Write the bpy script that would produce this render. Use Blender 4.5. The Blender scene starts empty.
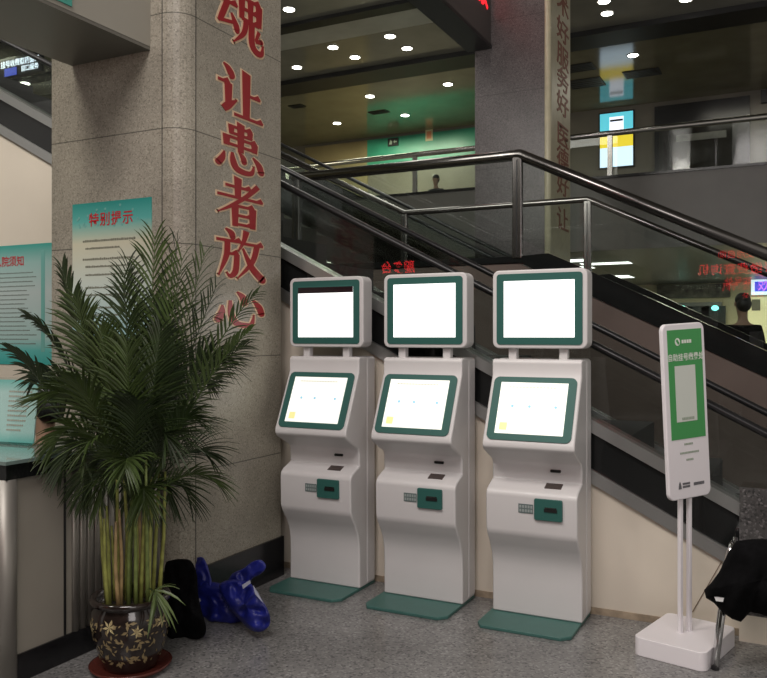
import bpy, bmesh, math, random
from mathutils import Vector, Matrix, Quaternion
random.seed(7)
sc = bpy.context.scene
COL = sc.collection
PI = math.pi

# ------------------------------------------------------------------ camera, world, lights
F = 820.0; HOR = 336.0; EYE = 1.47
YAW = math.radians(26.7); CS, SN = math.cos(YAW), math.sin(YAW)
cam_d = bpy.data.cameras.new('camera'); cam = bpy.data.objects.new('camera', cam_d); COL.objects.link(cam)
cam.location = (0, 0, EYE); cam.rotation_euler = (PI/2, 0, YAW)
cam_d.sensor_fit = 'HORIZONTAL'; cam_d.sensor_width = 36.0; cam_d.lens = F/767*36
cam_d.shift_y = (HOR-339)/767; cam_d.clip_end = 200
sc.camera = cam

w = bpy.data.worlds.new('world'); sc.world = w; w.use_nodes = True
w.node_tree.nodes['Background'].inputs[0].default_value = (1.0, 0.93, 0.85, 1)
w.node_tree.nodes['Background'].inputs[1].default_value = 0.45
sc.view_settings.view_transform = 'Standard'; sc.view_settings.look = 'None'
sc.view_settings.gamma = 1; sc.view_settings.use_curve_mapping = False
sc.view_settings.exposure = 0.0

def area(name, loc, size, power, color=(1,1,1), aim=None, sy=None):
    d = bpy.data.lights.new(name, 'AREA'); d.energy = power; d.color = color
    d.shape = 'RECTANGLE'; d.size = size; d.size_y = sy or size
    o = bpy.data.objects.new(name, d); COL.objects.link(o); o.location = loc
    if aim: o.rotation_euler = (Vector(aim)-Vector(loc)).to_track_quat('-Z', 'Y').to_euler()
    return o
area('lobby_area_light', (-1.0, -1.2, 6.8), 2.8, 310, (1, .93, .90), (-1.4, 4.0, 0.8))
area('lobby_area_light', (2.9, -2.2, 3.6), 2.6, 95, (1, .93, .91), (-1.6, 4.0, 0.6))  # added soft frontal fill for the kiosks, no fixture built
area('lobby_area_light', (-4.9, -0.6, 7.6), 2.2, 300, (1, .94, .86), (-4.2, 4.0, 1.0))  # added fill for the counter, palm and left wall
area('ceiling_fill', (-5, 3.5, 6.4), 4.0, 330, (1, .97, .90), (-6, 12, 8.3))  # added uplight that brightens the ceiling, no cove exists here
area('hall_light', (-6, 12, 8.1), 4.0, 200, (1, .97, .88))
area('hall_light', (-18, 14, 8.1), 3.0, 520, (1, .95, .70))
area('upper_hall_light', (-11.5, 22.3, 8.15), 2.5, 330, (1, 1, .74))
area('upper_hall_light', (-1.5, 22.3, 8.15), 2.0, 50, (1, .95, .8))
area('ground_hall_light', (-2.2, 28, 3.4), 4.0, 330, (1, .95, .74))
area('ground_hall_light', (-10, 25, 3.4), 3.0, 110, (.9, 1, .88))

# ------------------------------------------------------------------ helpers
def W(u, v, Y):
    """a point of the place lying on the vertical plane Y"""
    t = (u-383.5)/F
    d = Y/(CS+SN*t)
    return Vector((d*(-SN+CS*t), Y, EYE+(HOR-v)/F*d))

MATS = {}
def mat(name, col=(.5,.5,.5), rough=.5, metal=0, emit=None, es=0, noise=None, bump=0, spec=.5, coat=0):
    if name in MATS: return MATS[name]
    m = bpy.data.materials.new(name); m.use_nodes = True; nt = m.node_tree; b = nt.nodes['Principled BSDF']
    b.inputs['Base Color'].default_value = (*col, 1); b.inputs['Roughness'].default_value = rough
    b.inputs['Metallic'].default_value = metal; b.inputs['Specular IOR Level'].default_value = spec
    b.inputs['Coat Weight'].default_value = coat
    if emit:
        b.inputs['Emission Color'].default_value = (*emit, 1); b.inputs['Emission Strength'].default_value = es
    if noise:
        scale, amt = noise
        tc = nt.nodes.new('ShaderNodeTexCoord'); n = nt.nodes.new('ShaderNodeTexNoise')
        n.inputs['Scale'].default_value = scale; n.inputs['Detail'].default_value = 5
        nt.links.new(tc.outputs['Object'], n.inputs['Vector'])
        r = nt.nodes.new('ShaderNodeValToRGB')
        r.color_ramp.elements[0].position = .3; r.color_ramp.elements[1].position = .7
        r.color_ramp.elements[0].color = tuple(c*(1-amt) for c in col)+(1,)
        r.color_ramp.elements[1].color = tuple(min(1, c*(1+amt)) for c in col)+(1,)
        nt.links.new(n.outputs['Fac'], r.inputs['Fac']); nt.links.new(r.outputs['Color'], b.inputs['Base Color'])
        if bump:
            bp = nt.nodes.new('ShaderNodeBump'); bp.inputs['Strength'].default_value = bump
            nt.links.new(n.outputs['Fac'], bp.inputs['Height']); nt.links.new(bp.outputs['Normal'], b.inputs['Normal'])
    MATS[name] = m
    return m

def stone(name, dark, mid, light, scale, rough, seam=None, spec=.5, big=.25, seamx=None):
    """speckled stone; seam = (z0, step) gives thin horizontal joints"""
    m = bpy.data.materials.new(name); m.use_nodes = True; nt = m.node_tree; b = nt.nodes['Principled BSDF']
    L = nt.links.new; N = nt.nodes.new
    tc = N('ShaderNodeTexCoord')
    v = N('ShaderNodeTexVoronoi'); v.inputs['Scale'].default_value = scale; v.feature = 'F1'
    L(tc.outputs['Object'], v.inputs['Vector'])
    sep = N('ShaderNodeSeparateColor'); L(v.outputs['Color'], sep.inputs[0])
    r = N('ShaderNodeValToRGB'); cr = r.color_ramp
    cr.elements[0].position = 0; cr.elements[0].color = (*dark, 1)
    cr.elements[1].position = 1; cr.elements[1].color = (*light, 1)
    e = cr.elements.new(.3); e.color = (*mid, 1); e = cr.elements.new(.75); e.color = (*mid, 1)
    L(sep.outputs[0], r.inputs['Fac'])
    n = N('ShaderNodeTexNoise'); n.inputs['Scale'].default_value = 2.2; n.inputs['Detail'].default_value = 6
    L(tc.outputs['Object'], n.inputs['Vector'])
    mr = N('ShaderNodeMapRange'); mr.inputs['From Min'].default_value = .3; mr.inputs['From Max'].default_value = .7
    mr.inputs['To Min'].default_value = 1-big; mr.inputs['To Max'].default_value = 1+big
    L(n.outputs['Fac'], mr.inputs['Value'])
    mx = N('ShaderNodeVectorMath'); mx.operation = 'SCALE'
    L(r.outputs['Color'], mx.inputs[0]); L(mr.outputs[0], mx.inputs['Scale'])
    out = mx.outputs[0]
    def joint(axis, z0, step, out):
        sx = N('ShaderNodeSeparateXYZ'); L(tc.outputs['Object'], sx.inputs[0])
        a = N('ShaderNodeMath'); a.operation = 'SUBTRACT'; L(sx.outputs[axis], a.inputs[0]); a.inputs[1].default_value = z0
        d = N('ShaderNodeMath'); d.operation = 'DIVIDE'; L(a.outputs[0], d.inputs[0]); d.inputs[1].default_value = step
        f = N('ShaderNodeMath'); f.operation = 'FRACT'; L(d.outputs[0], f.inputs[0])
        g = N('ShaderNodeMath'); g.operation = 'GREATER_THAN'; L(f.outputs[0], g.inputs[0]); g.inputs[1].default_value = .006/step
        k = N('ShaderNodeMapRange'); L(g.outputs[0], k.inputs['Value']); k.inputs['To Min'].default_value = .35
        s = N('ShaderNodeVectorMath'); s.operation = 'SCALE'; L(out, s.inputs[0]); L(k.outputs[0], s.inputs['Scale'])
        return s.outputs[0]
    if seam: out = joint(2, seam[0], seam[1], out)
    if seamx: out = joint(0, seamx[0], seamx[1], out)
    L(out, b.inputs['Base Color'])
    b.inputs['Roughness'].default_value = rough; b.inputs['Specular IOR Level'].default_value = spec
    MATS[name] = m
    return m

def glass(name, tint=(.72,.8,.77), ior=1.5):
    m = bpy.data.materials.new(name); m.use_nodes = True; nt = m.node_tree
    nt.nodes.remove(nt.nodes['Principled BSDF'])
    o = nt.nodes['Material Output']; t = nt.nodes.new('ShaderNodeBsdfTransparent'); g = nt.nodes.new('ShaderNodeBsdfGlossy')
    def mth(op, a_, b_=None):
        n = nt.nodes.new('ShaderNodeMath'); n.operation = op
        for i_, q in enumerate((a_, b_)):
            if q is None: continue
            if isinstance(q, (int, float)): n.inputs[i_].default_value = q
            else: nt.links.new(q, n.inputs[i_])
        return n.outputs[0]
    ge = nt.nodes.new('ShaderNodeNewGeometry'); dt = nt.nodes.new('ShaderNodeVectorMath'); dt.operation = 'DOT_PRODUCT'
    nt.links.new(ge.outputs['Normal'], dt.inputs[0]); nt.links.new(ge.outputs['Incoming'], dt.inputs[1])
    fac = mth('ADD', mth('MULTIPLY', mth('POWER', mth('SUBTRACT', 1.0, mth('ABSOLUTE', dt.outputs['Value'])), 5.0), .96), .04)
    mx = nt.nodes.new('ShaderNodeMixShader'); t.inputs[0].default_value = (*tint, 1); g.inputs['Roughness'].default_value = 0.0
    nt.links.new(fac, mx.inputs[0]); nt.links.new(t.outputs[0], mx.inputs[1]); nt.links.new(g.outputs[0], mx.inputs[2])
    nt.links.new(mx.outputs[0], o.inputs[0]); MATS[name] = m
    return m

def ramp_mat(name, stops, z0, z1, rough=.35):
    """printed colour gradient up a poster"""
    m = bpy.data.materials.new(name); m.use_nodes = True; nt = m.node_tree; b = nt.nodes['Principled BSDF']
    tc = nt.nodes.new('ShaderNodeTexCoord'); sx = nt.nodes.new('ShaderNodeSeparateXYZ'); mr = nt.nodes.new('ShaderNodeMapRange')
    mr.inputs['From Min'].default_value = z0; mr.inputs['From Max'].default_value = z1
    r = nt.nodes.new('ShaderNodeValToRGB'); cr = r.color_ramp
    cr.elements[0].position, cr.elements[0].color = stops[0][0], (*stops[0][1], 1)
    cr.elements[1].position, cr.elements[1].color = stops[-1][0], (*stops[-1][1], 1)
    for p, c in stops[1:-1]:
        e = cr.elements.new(p); e.color = (*c, 1)
    nt.links.new(tc.outputs['Object'], sx.inputs[0]); nt.links.new(sx.outputs[2], mr.inputs['Value'])
    nt.links.new(mr.outputs[0], r.inputs['Fac']); nt.links.new(r.outputs['Color'], b.inputs['Base Color'])
    b.inputs['Roughness'].default_value = rough
    return m

def tag(o, label=None, cat=None, group=None, kind=None):
    if label: o['label'] = label
    if cat: o['category'] = cat
    if group: o['group'] = group
    if kind: o['kind'] = kind
    return o

def thing(name, label, cat, loc=(0,0,0), rz=0, group=None):
    o = bpy.data.objects.new(name, None); COL.objects.link(o); o.empty_display_size = .1
    o.location = loc; o.rotation_euler = (0, 0, rz)
    return tag(o, label, cat, group)

def copy_tree(o, parent=None):
    c = o.copy(); COL.objects.link(c); c.parent = parent
    for ch in [x for x in o.children]: copy_tree(ch, c)
    return c

class MB:
    def __init__(s): s.v = []; s.f = []
    def add(s, vs, fs, M=None):
        n = len(s.v)
        s.v += [(M @ Vector(p)) if M else Vector(p) for p in vs]
        s.f += [tuple(i+n for i in f) for f in fs]
        return s
    def box(s, x0, x1, y0, y1, z0, z1, M=None):
        return s.add([(x0,y0,z0),(x1,y0,z0),(x1,y1,z0),(x0,y1,z0),(x0,y0,z1),(x1,y0,z1),(x1,y1,z1),(x0,y1,z1)],
                     [(0,3,2,1),(4,5,6,7),(0,1,5,4),(1,2,6,5),(2,3,7,6),(3,0,4,7)], M)
    def prism(s, poly, a0, a1, axis='x', M=None):
        """polygon extruded along an axis; poly in the two other axes"""
        def pt(p, a):
            return {'x': (a, p[0], p[1]), 'y': (p[0], a, p[1]), 'z': (p[0], p[1], a)}[axis]
        n = len(poly)
        vs = [pt(p, a0) for p in poly]+[pt(p, a1) for p in poly]
        fs = [tuple(range(n))[::-1], tuple(range(n, 2*n))]+[(i, (i+1) % n, (i+1) % n+n, i+n) for i in range(n)]
        return s.add(vs, fs, M)
    def tube(s, pts, r, seg=10, M=None, flat=1.0):
        pts = [Vector(p) for p in pts]; rs = r if isinstance(r, (list, tuple)) else [r]*len(pts)
        vs = []; fs = []; up = None
        for i, p in enumerate(pts):
            t = (pts[min(i+1, len(pts)-1)]-pts[max(i-1, 0)]).normalized()
            if up is None:
                up = t.orthogonal().normalized() if abs(t.z) > .9 else (Vector((0,0,1))-t*t.z).normalized()
            else:
                up = (up-t*up.dot(t)).normalized()
            sd = t.cross(up)
            for k in range(seg):
                a = 2*PI*k/seg
                vs.append(p+(sd*math.cos(a)+up*math.sin(a)*flat)*rs[i])
        n = len(pts)
        for i in range(n-1):
            for k in range(seg):
                fs.append((i*seg+k, i*seg+(k+1) % seg, (i+1)*seg+(k+1) % seg, (i+1)*seg+k))
        fs.append(tuple(range(seg))[::-1]); fs.append(tuple((n-1)*seg+k for k in range(seg)))
        return s.add(vs, fs, M)
    def lathe(s, prof, seg=32, M=None):
        vs = []; fs = []
        for r, z in prof:
            for k in range(seg):
                a = 2*PI*k/seg; vs.append((r*math.cos(a), r*math.sin(a), z))
        for i in range(len(prof)-1):
            for k in range(seg):
                fs.append((i*seg+k, i*seg+(k+1) % seg, (i+1)*seg+(k+1) % seg, (i+1)*seg+k))
        fs.append(tuple(range(seg))[::-1]); fs.append(tuple((len(prof)-1)*seg+k for k in range(seg)))
        return s.add(vs, fs, M)
    def rrect(s, x0, x1, z0, z1, r, y0, y1, M=None, seg=6):
        return s.prism(rr(x0, x1, z0, z1, r, seg), y0, y1, 'y', M)
    def text(s, body, size, M, depth=0.0, bold=0.0, spacing=1.0, line=1.0, align='CENTER'):
        cu = bpy.data.curves.new('t', 'FONT'); cu.body = body; cu.size = size; cu.extrude = depth; cu.offset = bold
        cu.align_x = align; cu.align_y = 'CENTER'; cu.space_character = spacing; cu.space_line = line
        cu.resolution_u = 2
        o = bpy.data.objects.new('t', cu); COL.objects.link(o)
        bpy.context.view_layer.update()
        me = bpy.data.meshes.new_from_object(o.evaluated_get(bpy.context.evaluated_depsgraph_get()))
        s.add([v.co.copy() for v in me.vertices], [tuple(p.vertices) for p in me.polygons], M)
        bpy.data.objects.remove(o); bpy.data.curves.remove(cu); bpy.data.meshes.remove(me)
        return s
    def build(s, name, m, parent=None, smooth=False, bevel=0, seg=3, local=False, kind=None, world=True):
        me = bpy.data.meshes.new(name)
        off = Vector((0,0,0))
        if parent and not local:
            q = parent
            while q: off += q.location; q = q.parent
        me.from_pydata([v-off for v in s.v], [], s.f); me.validate()
        bm = bmesh.new(); bm.from_mesh(me); bmesh.ops.recalc_face_normals(bm, faces=bm.faces); bm.to_mesh(me); bm.free()
        me.materials.append(m)
        if smooth:
            for p in me.polygons: p.use_smooth = True
        o = bpy.data.objects.new(name, me); COL.objects.link(o); o.parent = parent
        if bevel:
            b = o.modifiers.new('b', 'BEVEL'); b.width = bevel; b.segments = seg; b.limit_method = 'ANGLE'; b.angle_limit = .5
            for p in me.polygons: p.use_smooth = True
            wn = o.modifiers.new('w', 'WEIGHTED_NORMAL'); wn.keep_sharp = True
        if kind: o['kind'] = kind
        return o
def B(*a): return MB().box(*a)
def rr(x0, x1, z0, z1, r, seg=6):
    p = []
    for cx, cz, a0 in ((x1-r, z1-r, 0), (x0+r, z1-r, 90), (x0+r, z0+r, 180), (x1-r, z0+r, 270)):
        for i in range(seg+1):
            a = math.radians(a0+90*i/seg); p.append((cx+r*math.cos(a), cz+r*math.sin(a)))
    return p
def struct(name, mb, m, **k):
    o = mb.build(name, m, **k); o['kind'] = 'structure'; return o
FACE_S = Matrix(((1,0,0,0),(0,0,-1,0),(0,1,0,0),(0,0,0,1)))       # text read from -Y
FACE_E = Matrix(((0,0,1,0),(1,0,0,0),(0,1,0,0),(0,0,0,1)))        # text read from +X
FACE_N = Matrix(((-1,0,0,0),(0,0,1,0),(0,1,0,0),(0,0,0,1)))       # text read from +Y
def at(x, y, z, R): return Matrix.Translation((x, y, z)) @ R

# ------------------------------------------------------------------ materials
floor_m = stone('floor_terrazzo', (.10,.10,.10), (.20,.198,.192), (.30,.298,.29), 95, .2, spec=.4, big=.2)
gran = stone('beige_granite', (.19,.172,.135), (.315,.29,.235), (.41,.38,.31), 150, .3, (.75,.6), spec=.4, big=.18)
gran_d = stone('grey_granite', (.045,.038,.040), (.10,.086,.088), (.15,.13,.135), 90, .3, (.6,1.2), spec=.35, big=.15)
newel_m = stone('dark_grey_granite', (.03,.03,.03), (.085,.082,.08), (.2,.19,.19), 110, .3)
cream = mat('cream_marble', (.68,.62,.52), .42, noise=(1.6,.05))
black_st = mat('black_stone', (.012,.012,.013), .25, noise=(60,.4))
steel = mat('stainless', (.50,.49,.47), .24, 1)
steel_d = mat('dark_stainless', (.20,.19,.185), .22, 1)
trim_m = mat('brushed_aluminium', (.50,.51,.50), .3, .85)
black_gl = mat('black_gloss_cladding', (.010,.011,.011), .12)
rubber = mat('black_rubber', (.012,.012,.013), .35)
white = mat('white_shell', (.64,.625,.62), .38, noise=(6,.015))
sign_w = mat('white_paint', (.78,.75,.77), .4)
green_b = mat('teal_bezel', (.030,.115,.098), .5, spec=.3)
plate_g = mat('teal_base_plate', (.050,.140,.122), .42, noise=(30,.06))
screen_m = mat('lit_screen', (.8,.8,.8), .2, emit=(1,1,.985), es=1.25)
screen_y = mat('lit_touch_screen', (.5,.5,.45), .3, emit=(1,.995,.92), es=.84)
dark = mat('dark_slot', (.012,.012,.012), .4)
slot_m = mat('brown_slot', (.06,.045,.04), .4)
beige = mat('beige_panel', (.27,.25,.21), .45, noise=(3,.05))
gl_near = glass('railing_glass', (.93,.955,.945))
gl_esc = glass('escalator_glass', (.82,.845,.835))
led = mat('red_led', (.2,0,0), .4, emit=(1,.03,.035), es=7)
lamp_m = mat('lamp_glow', (1,1,1), .5, emit=(1,.97,.85), es=14)
lamp_ring = mat('lamp_ring', (.4,.4,.38), .4)
panel_glow = mat('ceiling_panel_glow', (1,1,1), .5, emit=(1,1,.93), es=2.6)

# ------------------------------------------------------------------ the setting
struct('floor', B(-42, 8, -8, 34, -.1, 0), floor_m)
ceil_m = mat('ceiling_panels', (.25,.245,.22), .14, noise=(1.2,.12), spec=.5)
struct('ceiling', B(-42, 8, -8, 19.3, 8.3, 8.5), ceil_m)
struct('ceiling_upper', B(-42, 8, 19.3, 27, 8.3, 8.5), mat('upper_ceiling_panels', (.20,.19,.13), .12, noise=(1.2,.12)))
struct('wall_left', B(-24.2, -24, -8, 25, 0, 8.3), mat('olive_wall', (.30,.27,.15), .5, noise=(.7,.25)))
struct('trim_1', B(-40, 8, 18.4, 19.3, 8.18, 8.3), mat('ceiling_gap_shade', (.006,.006,.006), .5))  # near-black strips paint the shade of gaps in the ceiling
struct('trim_2', B(-40, 8, 15.4, 16.3, 8.24, 8.3), mat('pale_ceiling_strip', (.50,.50,.47), .4, noise=(2,.1)))
struct('trim_3', B(-40, 8, 15.05, 15.4, 8.22, 8.3), MATS['ceiling_gap_shade'])
struct('trim_4', B(-40, 8, 13.0, 13.3, 8.26, 8.3), MATS['ceiling_gap_shade'])

# mezzanine slab, parapet, upper wall
fas = mat('grey_fascia', (.125,.118,.112), .4, noise=(2,.06))
struct('balcony_fascia', B(-40, 8, 19.3, 19.6, 3.46, 5.12), fas)
struct('balcony_coping', B(-40, 8, 19.26, 19.64, 5.12, 5.18), black_st)
struct('balcony_slab', B(-40, 8, 19.6, 27, 4.2, 4.4), mat('upper_floor', (.16,.14,.11), .25))
struct('ceiling_lower', B(-40, 8, 19.6, 34, 3.46, 3.56), mat('lower_ceiling', (.10,.10,.09), .35))
wy = 25.0
struct('wall_upper', B(-40, 8, wy, wy+.2, 4.4, 8.3), mat('upper_wall', (.16,.145,.115), .35, noise=(1.5,.1)))
gp = mat('green_wall_panel', (.045,.30,.19), .3, noise=(.8,.25))
a = W(368, 130, wy); b = W(545, 130, wy)
struct('wall_upper_green', B(a.x, b.x, wy-.06, wy, 7.15, 8.2), gp)
struct('wall_upper_beige', B(W(306,0,wy).x, a.x, wy-.06, wy, 4.4, 8.2), mat('yellow_beige_panel', (.30,.24,.12), .35, noise=(1,.12)))
struct('wall_back', B(-40, 8, 33, 33.2, 0, 3.5), mat('yellow_wall', (.50,.46,.30), .5, noise=(1.2,.08)))
struct('wall_behind', B(-12, 8, -8.2, -8, 0, 8.3), mat('rear_wall', (.16,.15,.14), .6))

# cream wall under the escalator
T = .515
def hz(h, x): return h-T*x
wy0, wy1 = 4.38, 4.40
mb = MB().prism([(-10, 0), (1.2, 0), (1.2, .02), (.30, hz(.20,.30)), (-10, hz(.20,-10))], 4.38, 4.46, 'y')
wall = struct('wall_back_low', mb, cream)
wall.name = 'wall_stair'
# joint in the marble
ja = W(721, 562, 4.376); jb = W(692, 612, 4.376)
MB().prism([(ja.x, ja.z), (ja.x+.004, ja.z), (jb.x+.004, jb.z), (jb.x, jb.z)], 4.377, 4.380, 'y').build('joint', mat('joint_line', (.16,.11,.07), .7), wall)
MB().box(-10, 1.2, 4.372, 4.38, 0, .035).build('dirt_strip', mat('dirty_edge', (.30,.24,.17), .8, noise=(14,.45)), wall)

# ------------------------------------------------------------------ near pillar
PX0, PX1, PY0, PY1 = -3.76, -2.83, 3.30, 4.22
PZ = 8.3
prof = [(PX0,PY0),(PX1-.13,PY0)]
for i in range(7):
    a = math.radians(-90+15*i+0); prof.append((PX1-.12+.12*math.cos(a), PY0+.12+.12*math.sin(a)))
prof += [(PX1,PY1),(PX0,PY1)]
pil = thing('pillar', 'broad beige granite pillar with red characters down its right face', 'pillar', (-3.3, 3.76, 0))
MB().prism(prof, 0, PZ, 'z').build('shaft', gran, pil)
for x in (0,):
    MB().box(PX1-.123, PX1-.119, PY0-.0015, PY0+.002, .24, PZ).build('seam', dark, pil)
    MB().box(PX1-.002, PX1+.0015, PY0+.119, PY0+.123, .24, PZ).build('seam', dark, pil)
pb = [(PX0-.015,PY0-.015),(PX1-.11,PY0-.015),(PX1-.03,PY0+.02),(PX1+.015,PY0+.11),(PX1+.015,PY1+.015),(PX0-.015,PY1+.015)]
MB().prism(pb, 0, .24, 'z').build('baseboard', black_st, pil)

# ---- large red characters made of brush strokes
def T_(pts, g=0):                      # tapered stroke
    out = []
    for i, (x, y, w_) in enumerate(pts):
        out.append((x, y, w_/2+g))
    return ('t', out)
def Hs(x1, x2, y, g=0): return [('p', [(x1-g, y-3-g), (x2+g, y-3-g), (x2+2+g, y+1), (x2-4, y+9+g), (x2-13, y+3+g), (x1-g, y+3+g)])]
def Vs(x, y1, y2, w_=12, g=0): return [('p', [(x-w_/2-g-2, y1+3+g), (x+w_/2+2+g, y1-1+g), (x+w_/2+g, y2-g), (x-w_/2-g, y2-g)])]
def glyph(ch, g):
    H = lambda a_, b_, y: Hs(a_, b_, y, g); V = lambda x, y1, y2, w_=12: Vs(x, y1, y2, w_, g); Z = lambda *p: [T_(p, g)]
    if ch == 'rang':
        return Z((14,97,3),(24,90,12),(31,78,13),(27,72,3))+H(3,26,62)+V(24,62,18,12)+Z((14,8,12),(24,18,14),(42,34,2))+V(62,96,5,14)+H(62,92,52)+H(36,98,5)
    if ch == 'huan':
        return (H(26,74,92)+H(26,74,78)+V(30,92,77,9)+V(70,92,77,9)+H(16,84,69)+H(16,84,54)+V(20,69,50,11)+V(80,69,50,11)+V(50,102,42,12)
                +Z((16,36,3),(12,22,11),(4,10,13))+Z((32,38,5),(34,20,13),(42,6,13),(60,2,11),(74,6,9),(79,22,2))+Z((46,42,3),(55,32,11),(57,24,11))+Z((76,40,3),(90,26,13),(95,12,13)))
    if ch == 'zhe':
        return H(18,72,82)+V(44,102,60,12)+H(2,98,60)+Z((88,94,11),(62,66,9),(30,40,7),(2,22,2))+V(38,42,-2,11)+V(76,42,-2,12)+H(38,78,42)+H(38,76,22)+H(38,76,3)
    if ch == 'fang':
        return (Z((18,100,3),(30,92,12),(33,84,11))+H(0,50,76)+Z((22,76,11),(20,45,11),(4,4,2))+H(22,44,50)+Z((42,50,11),(39,16,12),(28,4,8),(20,12,2))
                +Z((62,101,13),(56,78,8),(44,56,2))+H(56,98,74)+Z((86,74,12),(74,36,10),(42,0,2))+Z((54,64,4),(74,26,13),(98,2,15)))
    if ch == 'xin':
        return (Z((12,58,3),(11,40,13),(4,22,15))+Z((28,70,6),(30,36,13),(40,14,13),(62,8,13),(74,12,10),(79,36,2))
                +Z((42,92,4),(54,80,13),(58,64,13))+Z((76,74,4),(90,56,14),(96,38,13)))
    if ch == 'hun':
        return (H(8,34,86)+H(0,42,64)+Z((22,64,11),(10,34,10),(4,24,5))+Z((4,26,6),(38,34,6))+Z((30,48,4),(40,30,12),(42,22,10))
                +Z((72,102,12),(62,88,3))+V(52,86,48,10)+V(90,86,48,11)+V(71,86,48,9)+H(52,92,86)+H(52,90,67)+H(52,90,49)
                +Z((62,48,11),(56,24,9),(34,0,2))+Z((74,48,12),(74,14,13),(84,2,12),(96,4,9),(99,20,2))+Z((90,40,7),(83,22,5))+Z((82,20,6),(95,24,9)))
def glyph_mesh(ch, g, w_, h_, thick, off):
    mb = MB()
    for gi, (kind, pts) in enumerate(glyph(ch, g)):
        thick += .00006
        if kind == 'p': poly = pts
        else:
            L_ = []; R_ = []
            n = len(pts)
            # smooth the polyline
            sm = []
            for i in range(n-1):
                p0 = pts[max(i-1,0)]; p1 = pts[i]; p2 = pts[i+1]; p3 = pts[min(i+2,n-1)]
                for k in range(5):
                    t = k/5
                    sm.append(tuple(.5*((2*p1[j])+(-p0[j]+p2[j])*t+(2*p0[j]-5*p1[j]+4*p2[j]-p3[j])*t*t+(-p0[j]+3*p1[j]-3*p2[j]+p3[j])*t**3) for j in range(3)))
            sm.append(pts[-1])
            for i, (x, y, r) in enumerate(sm):
                ax, ay, _ = sm[max(i-1,0)]; bx_, by_, _ = sm[min(i+1,len(sm)-1)]
                dx, dy = bx_-ax, by_-ay; l = math.hypot(dx, dy) or 1; nx, ny = -dy/l, dx/l
                r = max(r, .4+g)
                L_.append((x+nx*r, y+ny*r)); R_.append((x-nx*r, y-ny*r))
            # quads strip keeps every face convex
            for i in range(len(sm)-1):
                thick += .000012
                q = [L_[i], L_[i+1], R_[i+1], R_[i]]
                mb.prism([((p[0]/100-.5)*w_, (p[1]/100-.5)*h_) for p in q], off, off+thick, 'z', FACE_E)
            x, y, r = sm[-1]; r = max(r, .4+g)
            if r > 2.5:
                c = [(x+r*math.cos(2*PI*k/12), y+r*math.sin(2*PI*k/12)) for k in range(12)]
                mb.prism([((p[0]/100-.5)*w_, (p[1]/100-.5)*h_) for p in c], off, off+thick, 'z', FACE_E)
            continue
        mb.prism([((p[0]/100-.5)*w_, (p[1]/100-.5)*h_) for p in poly], off, off+thick, 'z', FACE_E)
    return mb
red_ch = mat('red_lacquer', (.30,.012,.016), .35)
gold_ch = mat('gold_edge', (.70,.52,.34), .45)
chars = [('hun', 3.29, .33, 'red character with gold edge at the top of the pillar, cut by the frame'),
         ('rang', 2.85, .285, 'second red character down the pillar, wide open strokes with a flat bottom bar'),
         ('huan', 2.535, .27, 'third red character down, two stacked boxes over four curved strokes'),
         ('zhe', 2.228, .265, 'fourth red character down the pillar, long slanting stroke over a box'),
         ('fang', 1.932, .275, 'fifth red character down the pillar, two crossing legs on its right half'),
         ('xin', 1.625, .225, 'lowest red character on the pillar, four separate strokes behind the palm tip')]
for ch, z, h_, lab in chars:
    t = thing('wall_character', lab, 'lettering', (PX1, 3.81, z), 0, 'red characters down the pillar')
    glyph_mesh(ch, 0, .44, h_, .002, .0025).build('face', red_ch, t, local=True)
    glyph_mesh(ch, 3.3, .44, h_, .001, 0).build('gold_outline', gold_ch, t, local=True)

# ---- beam overhead on the left
bm_o = thing('overhead_beam', 'beige boxed beam running overhead into the pillar', 'beam', (-3.3, 1.6, 2.99))
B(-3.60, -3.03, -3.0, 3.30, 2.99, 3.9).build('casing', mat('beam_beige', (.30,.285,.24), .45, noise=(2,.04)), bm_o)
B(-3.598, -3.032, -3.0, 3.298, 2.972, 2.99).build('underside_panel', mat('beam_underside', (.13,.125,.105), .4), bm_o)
q = thing('beam_notice', 'small teal notice stuck high on the side of the overhead beam', 'notice', (-3.03, 2.5, 3.2))
B(-3.03, -3.022, 2.60, 2.77, 3.01, 3.35).build('sheet', mat('teal_notice', (.06,.30,.24), .4), q)
B(-3.0222, -3.020, 2.63, 2.74, 3.03, 3.045).build('printed_line', sign_w, q)

# ------------------------------------------------------------------ posters
def printed(mb, x0, x1, zs, y, h, R='S', seed=1, fill=.8):
    rnd = random.Random(seed)
    for z in zs:
        x = x0; end = x0+(x1-x0)*rnd.uniform(fill*.6, 1)
        while x < end:
            w_ = h*rnd.uniform(.55, .95)
            mb.box(x, min(x+w_, end), y-.0012, y, z, z+h*rnd.uniform(.7, 1)); x += w_+h*.28
    return mb
teal_stops = [(0,(.30,.52,.56)),(.35,(.52,.60,.55)),(.7,(.58,.56,.42)),(.86,(.10,.42,.38)),(1,(.015,.27,.235))]
pos = thing('poster', 'teal and cream hospital notice stuck on the pillar above the palm', 'poster', (-3.37, PY0, 1.5))
p0 = W(73, 201, PY0); p1 = W(152, 195, PY0)
PZ0, PZ1 = 1.46, 2.20
B(p0.x, p1.x, PY0-.004, PY0, PZ0, PZ1).build('sheet', ramp_mat('poster_print', teal_stops, -.04, .70), pos)
cx = (p0.x+p1.x)/2
MB().text('特别提示', .078, at(cx+.0, PY0-.0055, 2.10, FACE_S), bold=.0012, spacing=1.1).build('title', mat('poster_red', (.5,.02,.03), .5), pos)
mb = MB(); printed(mb, p0.x+.08, p1.x-.10, [1.985,1.885], PY0-.004, .013, seed=2)
printed(mb, p0.x+.10, p1.x-.06, [1.945,1.845,1.80,1.73,1.69,1.62,1.58,1.53], PY0-.004, .011, seed=3)
mb.build('printed_text', mat('poster_ink', (.16,.16,.12), .6), pos)
mb = MB()
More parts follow.
